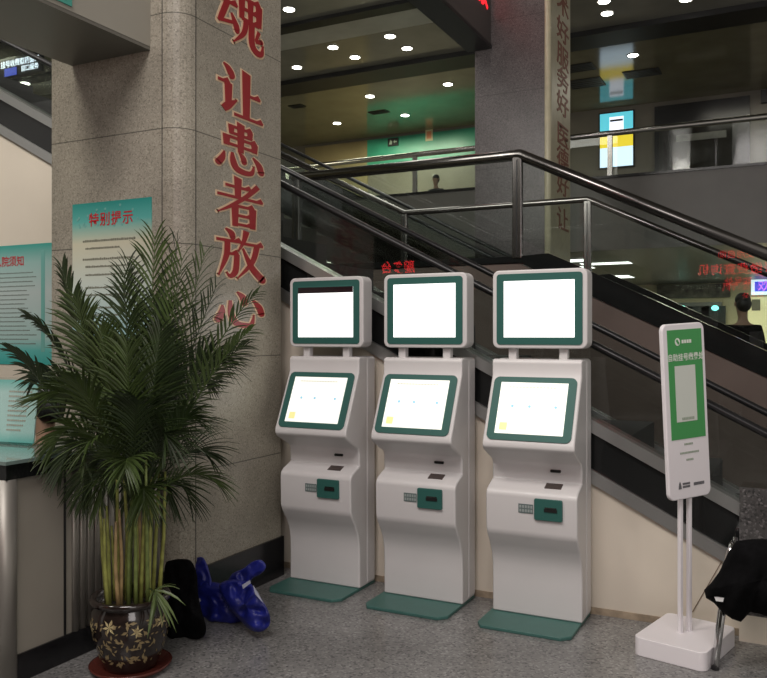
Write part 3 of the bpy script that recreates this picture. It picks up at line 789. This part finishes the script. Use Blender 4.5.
xs = thing('exit_sign', 'small dark direction sign with white symbols on the green wall', 'sign', (W(393,142,wy).x, wy-.06, 7.6))
p = W(393, 142, wy-.10)
B(p.x-.19, p.x+.19, wy-.12, wy-.07, p.z-.13, p.z+.13).build('panel', dark, xs)
mb = MB(); mb.prism([(p.x-.14,p.z-.08),(p.x-.04,p.z-.08),(p.x-.02,p.z+.02),(p.x-.09,p.z+.08)], wy-.125, wy-.12, 'y')
mb.prism([(p.x+.02,p.z),(p.x+.08,p.z+.06),(p.x+.08,p.z+.02),(p.x+.15,p.z+.02),(p.x+.15,p.z-.02),(p.x+.08,p.z-.02),(p.x+.08,p.z-.06)], wy-.125, wy-.12, 'y')
mb.build('symbols', mat('sign_pale', (.4,.5,.4), .5), xs)
op = thing('wall_notice', 'small orange and cream notice on the green wall', 'notice', (W(429,135,wy).x, wy-.06, 7.8))
p = W(429, 135, wy-.08)
B(p.x-.13, p.x+.13, wy-.075, wy-.06, p.z-.19, p.z+.19).build('sheet', mat('notice_cream', (.55,.50,.30), .5), op)
B(p.x-.08, p.x+.08, wy-.080, wy-.075, p.z-.12, p.z+.12).build('orange_print', mat('notice_orange', (.60,.24,.12), .5), op)

# small vents on the ceiling
vpos = []
for (u, v, a_, b_) in ((576,68,.9,.6),(586,83,.9,.8),(642,73,.9,.6),(297,106,.45,.3),(379,112,.6,.3)):
    d_ = (8.3-EYE)*F/(HOR-v); l_ = (u-383.5)/F*d_; vpos.append((-SN*d_+CS*l_, CS*d_+SN*l_, a_, b_))
for (x, y, sx_, sy_), lab in zip(vpos,
        ['dark ceiling vent right of the far pillar, nearer one', 'dark ceiling vent right of the far pillar, farther one', 'wide dark ceiling vent to the right of the lit display reflection',
         'small dark ceiling vent high left above the yellow panel', 'small dark ceiling vent above the green wall']):
    t = thing('ceiling_vent', lab, 'vent', (x, y, 8.28), 0, 'ceiling vents over the upper floor')
    MB().box(-sx_/2, sx_/2, -sy_/2, sy_/2, .0, .02).build('frame', mat('vent_dark', (.012,.012,.012), .5), t, local=True)
    mb = MB()
    for k in range(5): mb.box(-sx_/2+.04, sx_/2-.04, -sy_/2+sy_*(k+.4)/5, -sy_/2+sy_*(k+.6)/5, -.008, 0)
    mb.build('slats', mat('vent_slat', (.03,.03,.028), .5), t, local=True)

# downlights placed on the 8.3 m ceiling
def downlight(x, y, r, label, grp, z=8.3):
    t = thing('downlight', label, 'ceiling light', (x, y, z), 0, grp)
    MB().lathe([(r*.8,-.02),(r*.8,-.005)], 20).build('lamp', lamp_m, t, local=True)
    MB().lathe([(r,-.012),(r,0)], 20).build('ring', lamp_ring, t, local=True)
    return t
def ceil_xy(u, v):
    d = (8.3-EYE)*F/(HOR-v); l = (u-383.5)/F*d
    return (-SN*d+CS*l, CS*d+SN*l)
spots = [((289,9),'lobby downlight at the top beside the beige pillar'),((297,67),'lobby downlight nearest the dark ceiling strip, left of the row'),
 ((333,47),'lobby downlight, left one of the front row of two lamps'),((355,57),'lobby downlight, middle of the back row of three'),
 ((390,36),'lobby downlight, right one of the front row of two lamps'),((407,48),'lobby downlight, right end of the back row of three'),
 ((607,13),'lobby downlight at the top just right of the far pillar'),((604,1),'lobby downlight cut by the top of the frame by the far pillar'),
 ((686,-1),'lobby downlight cut by the top of the frame at the right')]
for (u, v), lab in spots:
    x, y = ceil_xy(u, v); downlight(x, y, .145, lab, 'downlights in the lobby ceiling')
spots = [((370,96),'bright upper floor downlight above the yellow wall panel'),((337,123),'upper floor downlight, leftmost and lowest in the photo'),
 ((405,115),'upper floor downlight close over the green wall'),((448,84),'upper floor downlight just left of the far pillar'),
 ((633,55),'upper floor downlight beside the display reflection'),((25,80),'lone downlight seen at far left above the escalator')]
for (u, v), lab in spots:
    x, y = ceil_xy(u, v); downlight(x, y, .15, lab, 'downlights over the upper floor', 8.22 if u == 25 else 8.3)

# ------------------------------------------------------------------ ground hall under the upper floor
labs = ['nearest glowing ceiling panel behind the landing', 'second glowing ceiling panel behind the landing', 'third glowing ceiling panel behind the landing',
        'fourth glowing ceiling panel, right of the landing group', 'fifth glowing ceiling panel, right and farther back', 'lone glowing ceiling panel far left behind the landing']
def low_xy(u, v):
    d = (3.46-EYE)*F/(HOR-v); l = (u-383.5)/F*d
    return (-SN*d+CS*l, CS*d+SN*l)
for (u, v, w_, dp), lab in zip([(541,253.6,1.0,.45),(566,260.5,1.05,.7),(578,267,.8,.8),(606,263,1.3,.6),(616,276.5,1.0,1.2),(345,249.2,.75,.4)], labs):
    x, y = low_xy(u, v); y = max(y, 20.0)
    t = thing('ceiling_panel_light', lab, 'ceiling light', (x, y, 3.46), 0, 'ceiling panels in the ground hall')
    MB().box(-w_/2, w_/2, -dp/2, dp/2, -.02, -.004).build('diffuser', panel_glow, t, local=True)
    MB().box(-w_/2-.03, w_/2+.03, -dp/2-.03, dp/2+.03, -.012, 0).build('frame', lamp_ring, t, local=True)
by = 32.8
by = 32.8
hd = thing('header_board', 'long dark mottled header board above the far service windows', 'sign', (W(687,291,by).x, by, 2.9))
a = W(657,285,by); b = W(730,297,by)
B(a.x, b.x, by-.05, by+.19, b.z, a.z).build('board', mat('header_mottled', (.07,.065,.05), .5, noise=(5,.8)), hd)
sv = thing('service_window', 'grey service window under the dark header board', 'window', (W(687,315,by).x, by, 1.2))
a = W(657,303,by); b = W(722,335,by)
B(a.x, b.x, by-.02, by+.19, b.z, a.z).build('frame', mat('window_grey', (.11,.11,.10), .3), sv)
for k in range(4):
    x = a.x+(b.x-a.x)*(k+.5)/4
    B(x-.42, x+.42, by-.04, by-.02, b.z+.1, a.z-.15).build('pane', mat('window_pane', (.06,.065,.065), .1), sv)
for u, lab in ((682,'left teal lamp above the far service window'), (715,'right teal lamp above the far service window')):
    p = W(u, 308, by-.3)
    t = thing('teal_lamp', lab, 'lamp', tuple(p), 0, 'teal lamps over the service window')
    mb = MB(); ell(mb, (0,0,0), (.13,.06,.10)); mb.build('bulb', em('teal_glow', (.25,.95,.85), 2.2), t, local=True, smooth=True)
    MB().box(-.03,.03,.03,.278,-.03,.03).build('bracket', dark, t, local=True)
yb = thing('bright_partition', 'pale yellow partition wall with added glow at the right edge', 'partition', (W(765,320,by-.6).x, by-.6, 0))
a = W(748,297,by-.6); b = W(800,297,by-.6)
B(a.x, b.x, by-.6, by-.5, 0, a.z).build('panel', mat('partition_yellow_glow', (.75,.70,.42), .5, emit=(1,.92,.5), es=.38), yb)  # wall panel given its own glow to look brightly lit
for v in (305, 335):
    p = W(756, v, by-.6)
    B(p.x-.14, p.x+.14, by-.64, by-.6, p.z-.2, p.z+.2).build('small_box', mat('box_olive', (.16,.15,.10), .5), yb)
bs = thing('blue_display', 'blue led display with a white border and pink letters above the partition', 'screen', (W(765,285,by-1).x, by-1, 2.8))
a = W(751,279,by-1); b = W(800,294,by-1)
B(a.x, b.x, by-1, by-.9, b.z, a.z).build('border', em('disp_border', (.8,.95,1), 1.1), bs)
B(a.x+.12, b.x, by-1.02, by-1, b.z+.12, a.z-.10).build('blue_face', em('disp_blue', (.06,.10,.85), 1.0), bs)
MB().text('欢迎您', .42, at(a.x+.85, by-1.03, (a.z+b.z)/2, FACE_S)).build('letters', em('disp_pink', (.8,.25,.9), 1.2), bs)
# hanging information board seen at far left over the escalator
p = W(8, 70, 13.0)
hb = thing('hanging_board', 'hanging board with rows of white and blue letters at far left', 'sign', (p.x, 13.0, p.z))
B(p.x-1.2, W(41,70,13).x, 13.0, 13.08, p.z-.17, p.z+.28).build('panel', mat('board_black', (.012,.014,.02), .3), hb)
MB().text('挂号收费取药窗口', .17, at(W(20,66,13).x, 12.99, p.z+.12, FACE_S), spacing=.86).text('窗口服务', .15, at(W(30,72,13).x, 12.99, p.z-.05, FACE_S), spacing=.9).build('white_letters', em('board_white', (.8,.88,1), 4.0), hb)
B(W(5,72,13).x, W(17,72,13).x, 12.985, 12.99, p.z-.15, p.z+.03).build('blue_block', em('board_blue', (.03,.06,.45), 1.6), hb)
B(p.x-.6, p.x-.57, 13.03, 13.06, p.z+.28, 8.3).build('hanger', dark, hb)

# ------------------------------------------------------------------ red running-text boards behind the viewer (mirrored in the glass)
rb = thing('led_text_board', 'red running text board whose letters mirror in the stair glass at right', 'sign', (-.9, -1.3, 2.5))
B(-1.9, .5, -1.34, -1.26, 2.42, 3.22).build('housing', rubber, rb)
MB().text('请使用自助', .17, at(-.95, -1.255, 3.05, FACE_N)).text('自助挂号缴费查询机', .235, at(-.68, -1.255, 2.76, FACE_N)).text('取号处', .17, at(-1.0, -1.255, 2.52, FACE_N)).build('led_letters', led, rb)
for x in (-1.7, .3): B(x-.01, x+.01, -1.31, -1.29, 3.22, 8.3).build('hanger', dark, rb)
rc = thing('led_text_board', 'small red running text board mirrored in the escalator glass', 'sign', (-4.9, -1.3, 2.2))
B(-5.3, -4.25, -1.34, -1.26, 2.18, 2.62).build('housing', rubber, rc)
MB().text('服务台', .17, at(-4.87, -1.255, 2.40, FACE_N), bold=.003).text('请排队等候', .075, at(-4.62, -1.255, 2.24, FACE_N)).build('led_letters', led, rc)
for x in (-5.2, -4.4): B(x-.01, x+.01, -1.31, -1.29, 2.62, 8.3).build('hanger', dark, rc)

# ------------------------------------------------------------------ potted palm
PC = Vector((-2.63, 2.74, 0))
sa = thing('pot_saucer', 'shallow reddish brown saucer under the palm pot', 'saucer', tuple(PC))
MB().lathe([(.135,0),(.165,.012),(.178,.030),(.170,.030),(.150,.016),(.02,.016)], 40).build('dish', mat('saucer_brown', (.09,.022,.016), .25), sa, local=True, smooth=True)
pot = thing('potted_palm', 'bushy areca palm in a dark glazed pot with gold flowers', 'potted plant', tuple(PC))
pot_m = mat('dark_glaze', (.018,.012,.010), .14, noise=(30,.5), coat=.4)
MB().lathe([(.112,.017),(.120,.035),(.140,.09),(.160,.16),(.170,.22),(.165,.27),(.150,.292),(.150,.300),(.172,.306),(.176,.318),(.172,.330),(.150,.330),(.142,.31),(.135,.285),(.03,.28)], 48).build('pot', pot_m, pot, local=True, smooth=True)
MB().lathe([(.135,.283),(.10,.292),(.01,.296)], 32).build('soil', mat('soil', (.025,.018,.012), .95, noise=(40,.5), bump=.5), pot, local=True)
goldp = mat('gold_paint', (.50,.42,.22), .4, 0)
gold2 = mat('dull_gold_paint', (.26,.20,.10), .45, 0)
def rad(z):
    P = [(.035,.120),(.09,.140),(.16,.160),(.22,.170),(.27,.165)]
    for (z0,r0),(z1,r1) in zip(P, P[1:]):
        if z <= z1: return r0+(r1-r0)*(z-z0)/(z1-z0)
    return .165
def onpot(mb, a0, z0, pts):
    vs = []
    for dx, dz in pts:
        z = z0+dz; r = rad(z)+.0015; a = a0+dx/r; vs.append((r*math.cos(a), r*math.sin(a), z))
    mb.add(vs, [tuple(range(len(pts)))])
rnd = random.Random(3)
mb2 = MB()
for i in range(9):
    mb1 = MB(); a0 = 2*PI*i/9-2.05; z0 = .228+(.008 if i % 2 else -.014); R_ = .036 if i % 2 else .030
    for k in range(6):
        th = k*PI/3+.2*i
        onpot(mb1, a0, z0, [(0,0),(R_*.45*math.cos(th-.35),R_*.45*math.sin(th-.35)),(R_*math.cos(th),R_*math.sin(th)),(R_*.45*math.cos(th+.35),R_*.45*math.sin(th+.35))])
    mb1.build('gold_flower', goldp, pot, local=True)
for i in range(300):
    a0 = rnd.uniform(0, 2*PI); z0 = rnd.uniform(.065, .255); th = rnd.uniform(0, 6.28); R_ = rnd.uniform(.008,.018)
    onpot(mb2, a0, z0, [(R_*math.cos(th),R_*math.sin(th)),(R_*.4*math.cos(th+1.4),R_*.4*math.sin(th+1.4)),(-R_*math.cos(th),-R_*math.sin(th)),(-R_*.4*math.cos(th+1.4),-R_*.4*math.sin(th+1.4))])
mb2.build('gold_sprigs', gold2, pot, local=True)

cane_m = mat('palm_cane', (.30,.32,.08), .45, noise=(25,.35))
cane_g = mat('palm_cane_green', (.17,.22,.06), .45, noise=(25,.35))
cane_b = mat('palm_cane_brown', (.34,.24,.11), .5, noise=(25,.3))
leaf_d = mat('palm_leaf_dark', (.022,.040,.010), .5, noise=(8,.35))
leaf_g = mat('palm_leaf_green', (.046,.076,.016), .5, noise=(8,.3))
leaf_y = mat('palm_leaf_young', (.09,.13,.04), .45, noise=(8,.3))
Rv = Vector((CS, SN, 0)); Fv = Vector((-SN, CS, 0)); Up = Vector((0,0,1))   # sideways / away axes used for the plant's spread
def frond(base, tip, bow, m, nl=26, ll=.20, start=.25, droop=.35, roll=0.0):
    """rachis from base to tip bowed upward, with paired leaflets"""
    base = Vector(base); tip = Vector(tip); mb = MB()
    ctrl = base+(tip-base)*.45+Vector(bow)
    P = lambda t: base*(1-t)**2+ctrl*2*t*(1-t)+tip*t*t
    n = 12
    mb.tube([P(i/n) for i in range(n+1)], [.0055*(1-.75*i/n) for i in range(n+1)], 5)
    for i in range(nl):
        t = start+(1-start)*(i+.5)/nl
        p = P(t); tg = (P(min(1,t+.02))-P(t-.02)).normalized()
        sd = tg.cross(Up)
        if sd.length < .1: sd = Rv.copy()
        sd.normalize(); nm = sd.cross(tg).normalized(); sd, nm = sd*math.cos(roll)+nm*math.sin(roll), nm*math.cos(roll)-sd*math.sin(roll)
        k = (t-start)/(1-start)
        L_ = ll*(.30+1.25*math.sin(PI*min(1,k*.68+.24)))*rnd.uniform(.85,1.1)*.85
        for s in (-1, 1):
            ang = .78-.42*k+rnd.uniform(-.07,.07)
            d = (tg*math.cos(ang)+sd*s*math.sin(ang)+nm*rnd.uniform(.05,.25)).normalized()
            wd_ = .0038+.0026*math.sin(PI*k); wv = (tg-d*tg.dot(d)).normalized()
            wv = (wv+nm*.35*s).normalized()
            a1 = p; pts = []
            segs = 4
            for q_ in range(segs+1):
                f = q_/segs
                c = p+d*L_*f+Vector((0,0,-1))*droop*L_*f*f*(1 if q_ else 0)
                ww = wd_*(.55 if q_ == 0 else (1 if q_ < 3 else (.7 if q_ == 3 else .04)))
                pts.append((c-wv*ww, c+wv*ww, c))
            vs = []; fs = []
            for (a_, b_, c_) in pts: vs += [a_, c_-nm*.002, b_]
            for q_ in range(segs):
                o_ = q_*3; fs += [(o_,o_+1,o_+4,o_+3),(o_+1,o_+2,o_+5,o_+4)]
            mb.add(vs, fs)
    return mb
def L(dx, df, z): return Rv*dx+Fv*df+Up*z          # local plant coordinates: right, away, up
px2m = 3.63/F
def TP(u, v, df=0): return L((u-131)*px2m*(1+df/3.6), df, EYE+(HOR-v)/F*(3.63+df))
canes = []
for i in range(22):
    a0 = 2*PI*i*.382+rnd.uniform(-.2,.2); r0 = .11*math.sqrt((i+.5)/22); 
    b0 = L(r0*math.cos(a0)*1.1, r0*math.sin(a0), .285); 
    t0 = L(r0*math.cos(a0)*1.25+rnd.uniform(-.02,.02), r0*math.sin(a0)*1.3, rnd.uniform(.62,.95))
    mid = (b0+t0)/2+L(rnd.uniform(-.01,.01),0,0)
    MB().tube([b0, (b0+mid)/2, mid, (mid+t0)/2, t0], [.0105,.009,.008,.007,.005], 8).build('cane', [cane_m,cane_m,cane_g,cane_b][i%4], pot, smooth=True, local=True)
    canes.append(t0)
fr = [ # tip (u, v, depth offset), bow up, material, leaflet length, leaflet count
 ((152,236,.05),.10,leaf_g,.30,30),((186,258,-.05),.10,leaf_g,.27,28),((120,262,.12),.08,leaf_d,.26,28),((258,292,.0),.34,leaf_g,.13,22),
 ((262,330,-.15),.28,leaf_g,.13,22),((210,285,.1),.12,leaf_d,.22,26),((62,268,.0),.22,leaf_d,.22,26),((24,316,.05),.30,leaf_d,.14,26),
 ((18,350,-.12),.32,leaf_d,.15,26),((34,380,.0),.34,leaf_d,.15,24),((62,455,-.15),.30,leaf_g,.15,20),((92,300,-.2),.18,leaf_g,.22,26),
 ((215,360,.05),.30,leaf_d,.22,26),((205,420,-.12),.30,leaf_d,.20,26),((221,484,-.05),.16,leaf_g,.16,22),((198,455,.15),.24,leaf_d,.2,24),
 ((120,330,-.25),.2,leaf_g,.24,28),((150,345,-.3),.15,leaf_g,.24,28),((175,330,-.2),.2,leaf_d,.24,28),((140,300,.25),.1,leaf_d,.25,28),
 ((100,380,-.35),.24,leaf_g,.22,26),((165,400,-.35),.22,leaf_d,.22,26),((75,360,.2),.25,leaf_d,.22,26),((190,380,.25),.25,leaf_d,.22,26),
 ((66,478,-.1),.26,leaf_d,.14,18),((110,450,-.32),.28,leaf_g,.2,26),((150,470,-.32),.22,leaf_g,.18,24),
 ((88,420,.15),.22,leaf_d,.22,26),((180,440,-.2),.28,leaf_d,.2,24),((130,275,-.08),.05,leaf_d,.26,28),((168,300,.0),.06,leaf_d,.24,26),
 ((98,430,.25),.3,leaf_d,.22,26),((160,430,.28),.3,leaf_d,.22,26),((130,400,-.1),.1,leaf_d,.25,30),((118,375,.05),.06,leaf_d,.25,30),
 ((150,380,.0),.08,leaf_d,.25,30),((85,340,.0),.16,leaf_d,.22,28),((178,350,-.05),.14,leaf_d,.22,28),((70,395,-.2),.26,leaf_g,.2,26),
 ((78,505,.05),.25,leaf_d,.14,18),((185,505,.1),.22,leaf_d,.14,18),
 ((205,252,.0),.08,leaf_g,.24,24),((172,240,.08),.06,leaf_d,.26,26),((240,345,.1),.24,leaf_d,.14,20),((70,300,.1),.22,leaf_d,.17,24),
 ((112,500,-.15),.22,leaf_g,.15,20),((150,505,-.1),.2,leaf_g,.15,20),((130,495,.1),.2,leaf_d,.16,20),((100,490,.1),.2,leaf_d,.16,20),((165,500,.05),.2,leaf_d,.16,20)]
for i, ((u, v, df), bow, m, ll, nl) in enumerate(fr):
    tip = TP(u, v, df)
    side = (tip-L(0,0,tip.z)).normalized() if (tip-L(0,0,tip.z)).length > .01 else Rv
    cb = min(canes, key=lambda c: (Vector((c.x,c.y,0))-Vector((tip.x,tip.y,0))*.15).length+rnd.uniform(0,.06))
    base = cb-Up*.02
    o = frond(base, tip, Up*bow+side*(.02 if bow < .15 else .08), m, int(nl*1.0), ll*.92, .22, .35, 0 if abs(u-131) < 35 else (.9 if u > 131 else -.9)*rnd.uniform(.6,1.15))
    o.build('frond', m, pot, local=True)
o = frond(L(.10,-.09,.30), L(.155,-.14,.33), Up*.13+Rv*.02, leaf_y, 7, .11, .35, .5); o.build('young_frond', leaf_y, pot, local=True)

# ------------------------------------------------------------------ bags on the floor
def blob(name, label, cat, cx, cy, rx, ry, hgt_, m, seed, tilt=0, rz=0, taper=.35, ridges=7, amp=.12, lean=(0,0)):
    """slumped fabric sack: closed surface with creases"""
    from mathutils import noise
    t = thing(name, label, cat, (cx, cy, 0), rz)
    vs = []; fs = []; seg = 56; rings = 30
    for i in range(rings+1):
        f = i/rings
        prof_ = (math.sin(PI*min(1, f*.93+.07))**.45)*(1-taper*f)
        if i == 0: prof_ = .75
        for k in range(seg):
            a_ = 2*PI*k/seg
            n_ = noise.fractal(Vector((math.cos(a_)*1.6+seed, math.sin(a_)*1.6, f*2.3)), 1, 2, 5)
            cr_ = amp*math.sin(ridges*a_+3*f+n_*4)*.35*f + amp*n_
            r_ = prof_*(1+cr_)
            vs.append((rx*r_*math.cos(a_)+lean[0]*f*f, ry*r_*math.sin(a_)+lean[1]*f*f, hgt_*f*(1+.10*n_*f)+.001))
    for i in range(rings):
        for k in range(seg): fs.append((i*seg+k, i*seg+(k+1) % seg, (i+1)*seg+(k+1) % seg, (i+1)*seg+k))
    fs.append(tuple(range(seg))[::-1]); fs.append(tuple(rings*seg+k for k in range(seg)))
    return t, MB().add(vs, fs)
blue_m = mat('blue_fabric', (.012,.018,.20), .45, noise=(10,.35), bump=.15)
def G(u, v):
    d = EYE*F/(v-HOR); l = (u-383.5)/F*d
    return Vector((-SN*d+CS*l, CS*d+SN*l, 0))
from mathutils import noise
def drape(outl, Y, centre, front, back, fold, sd, top_lean=0.0):
    """crumpled cloth body with real thickness around an outline standing on the plane Y"""
    n = len(outl); res = []
    for i in range(n):
        p0, p1, p2, p3 = outl[i-1], outl[i], outl[(i+1) % n], outl[(i+2) % n]
        for k in range(4):
            t = k/4; res.append(tuple(.5*((2*p1[j])+(-p0[j]+p2[j])*t+(2*p0[j]-5*p1[j]+4*p2[j]-p3[j])*t*t+(-p0[j]+3*p1[j]-3*p2[j]+p3[j])*t**3) for j in range(2)))
    m_ = len(res); K = 14; vs = []; fs = []; cu_, cv_ = centre
    for sgn, amt in ((-1, front), (1, back)):
        for i in range(K+1):
            f = i/K; s_ = math.sin(f*PI/2); c_ = math.cos(f*PI/2)
            for (u, v) in res:
                uu = cu_+(u-cu_)*s_; vv = cv_+(v-cv_)*s_
                ridge = abs(noise.noise(Vector((uu*.055+sd, vv*.03, sd))))-.5*abs(noise.noise(Vector((uu*.10, vv*.10+sd, 2))))
                p = W(uu, vv, Y+sgn*(amt*c_**.6+fold*ridge*3*(c_**.4)*(1 if sgn < 0 else .3)))
                p.z = max(p.z, .003+.004*(1-s_)); vs.append(p)
    h = (K+1)*m_
    for i in range(K):
        for k in range(m_):
            a_ = i*m_+k; b_ = i*m_+(k+1) % m_
            fs.append((a_, b_, b_+m_, a_+m_)); fs.append((h+b_, h+a_, h+a_+m_, h+b_+m_))
    for k in range(m_):
        a_ = K*m_+k; b_ = K*m_+(k+1) % m_; fs.append((a_, b_, h+b_, h+a_))
    return MB().add(vs, fs)
t = thing('black_bag', 'black fabric bag slumped on the floor between the palm pot and blue bag', 'bag', tuple(W(184, 641, 3.14)))
drape([(165,566),(172,560),(185,559),(192,562),(197,575),(198,592),(202,612),(206,626),(204,636),(196,640),(184,639),(172,642),(166,634),(164,600)], 3.16, (184,602), .075, .07, .03, 1.3).build('sack', cloth_k, t, smooth=True)
t = thing('blue_bag', 'bright blue shopping bag with a raised handle, next to the black bag', 'bag', tuple(W(218, 628, 3.42)))
sk = drape([(196,588),(203,582),(214,582),(228,586),(240,598),(246,612),(241,623),(222,628),(207,625),(199,615),(193,602)], 3.45, (218,606), .075, .06, .035, 4.1).build('sack', blue_m, t, smooth=True)
drape([(190,566),(195,559),(202,557),(207,564),(211,578),(213,590),(205,600),(197,600),(191,585)], 3.44, (201,578), .03, .025, .03, 7.7).build('handle', blue_m, t, smooth=True)
MB().add([W(195,602,3.352), W(200,598,3.352), W(201,601,3.352), W(196,605,3.352)], [(0,1,2,3)]).build('white_tag', mat('tag_white', (.5,.5,.6), .5), t)
t = thing('blue_bag', 'blue bag with white print flopped over on its side at the right', 'bag', tuple(W(250, 632, 3.30)))
drape([(219,586),(228,580),(240,580),(250,583),(257,592),(265,604),(270,616),(269,626),(260,632),(249,629),(238,618),(226,603)], 3.31, (245,604), .055, .05, .03, 2.4).build('sack', blue_m, t, smooth=True)
drape([(232,574),(244,568),(252,562),(261,560),(266,566),(262,573),(252,579),(248,588),(236,588),(228,584)], 3.36, (246,577), .03, .025, .02, 5.9).build('handle', blue_m, t, smooth=True)
mb = MB()
mb.add([W(253,585,3.232), W(258,592,3.232), W(264,604,3.240), W(255,594,3.232)], [(0,1,2,3)])
mb.add([W(242,585,3.232), W(250,580,3.236), W(251,583,3.236), W(243,589,3.232)], [(0,1,2,3)])
mb.build('white_print', mat('bag_print', (.45,.48,.6), .5), t)

# ------------------------------------------------------------------ waiting chair with a coat over it
ch = thing('waiting_chair', 'chrome framed waiting chair at the right edge, mostly under the black coat', 'chair', (.1, 4.0, 0))
MB().tube([(-.318,3.885,.012),(-.300,3.93,.20),(-.275,3.99,.40),(-.262,4.02,.50),(-.255,4.04,.53)], [.015,.018,.020,.022,.016], 12).build('leg', mat('chrome', (.62,.62,.62), .08, 1), ch, smooth=True)
MB().tube([(.50,3.885,.012),(.50,3.93,.20),(.49,3.99,.40),(.49,4.02,.50),(.49,4.04,.53)], [.013,.015,.017,.018,.014], 12).build('leg', MATS['chrome'], ch, smooth=True)
MB().lathe([(.016,0),(.016,.012),(.014,.02)], 14, at(-.318,3.885,0,Matrix.Identity(4))).build('foot', rubber, ch)
MB().lathe([(.022,0),(.022,.012),(.014,.02)], 14, at(.50,3.885,0,Matrix.Identity(4))).build('foot', rubber, ch)
B(-.262, .50, 3.82, 4.24, .385, .41).build('seat', steel_d, ch, bevel=.008)
MB().tube([(-.262,4.02,.40),(-.262,4.24,.40),(-.262,4.285,.50)], .014, 10).build('side_tube', MATS['chrome'], ch, smooth=True)
MB().tube([(-.255,4.04,.53),(-.262,4.14,.46),(-.262,4.24,.41)], .012, 10).build('arm_brace', MATS['chrome'], ch, smooth=True)

# coat: closed draped outline with folds
ct_ = thing('black_coat', 'black coat draped over the chrome chair at the right edge', 'coat', (-.05, 3.8, .3))
cd = 3.62
def CP(u, v, d): 
    l = (u-383.5)/F*d; return Vector((-SN*d+CS*l, CS*d+SN*l, EYE+(HOR-v)/F*d))
outl = [(736,541),(728,553),(719,572),(711,583),(704,590),(706,598),(714,603),(722,612),(732,619),(741,622),(750,612),(760,614),(772,618),(790,622),(815,610),(822,575),(815,548),(795,540),(770,539),(752,539)]
cu_, cv_ = 762, 580
n = len(outl); vs = []; fs = []
# resample outline
res = []
for i in range(n):
    a_, b_ = outl[i], outl[(i+1) % n]
    for k in range(4): res.append((a_[0]+(b_[0]-a_[0])*k/4, a_[1]+(b_[1]-a_[1])*k/4))
m_ = len(res); K = 12
for i in range(K+1):
    f = i/K; s_ = math.sin(f*PI/2); 
    for k, (u, v) in enumerate(res):
        uu = cu_+(u-cu_)*s_; vv = cv_+(v-cv_)*s_
        bul = .13*math.cos(f*PI/2)
        fold = .018*math.sin((uu-700)*.22+(vv-540)*.10)+.02*noise.fractal(Vector((uu*.04, vv*.04, 1)), 1, 2, 4)
        vs.append(W(uu, vv, 3.88-bul*1.2-fold*(1-f*.6)))
base_n = len(vs)
for i in range(K+1):
    f = i/K; s_ = math.sin(f*PI/2)
    for k, (u, v) in enumerate(res):
        uu = cu_+(u-cu_)*s_; vv = cv_+(v-cv_)*s_
        vs.append(W(uu, vv, 3.90+.10*math.cos(f*PI/2)))
for i in range(K):
    for k in range(m_):
        a_ = i*m_+k; b_ = i*m_+(k+1) % m_
        fs.append((a_, b_, b_+m_, a_+m_)); fs.append((base_n+b_, base_n+a_, base_n+a_+m_, base_n+b_+m_))
for k in range(m_):
    a_ = K*m_+k; b_ = K*m_+(k+1) % m_; fs.append((a_, b_, base_n+b_, base_n+a_))
MB().add(vs, fs).build('cloth', cloth_k, ct_, smooth=True)
MB().add([W(714,596,3.80),W(724,598,3.79),W(723,602,3.785),W(716,601,3.79)], [(0,1,2,3)]).build('white_label', mat('coat_label', (.5,.5,.5), .5), ct_)
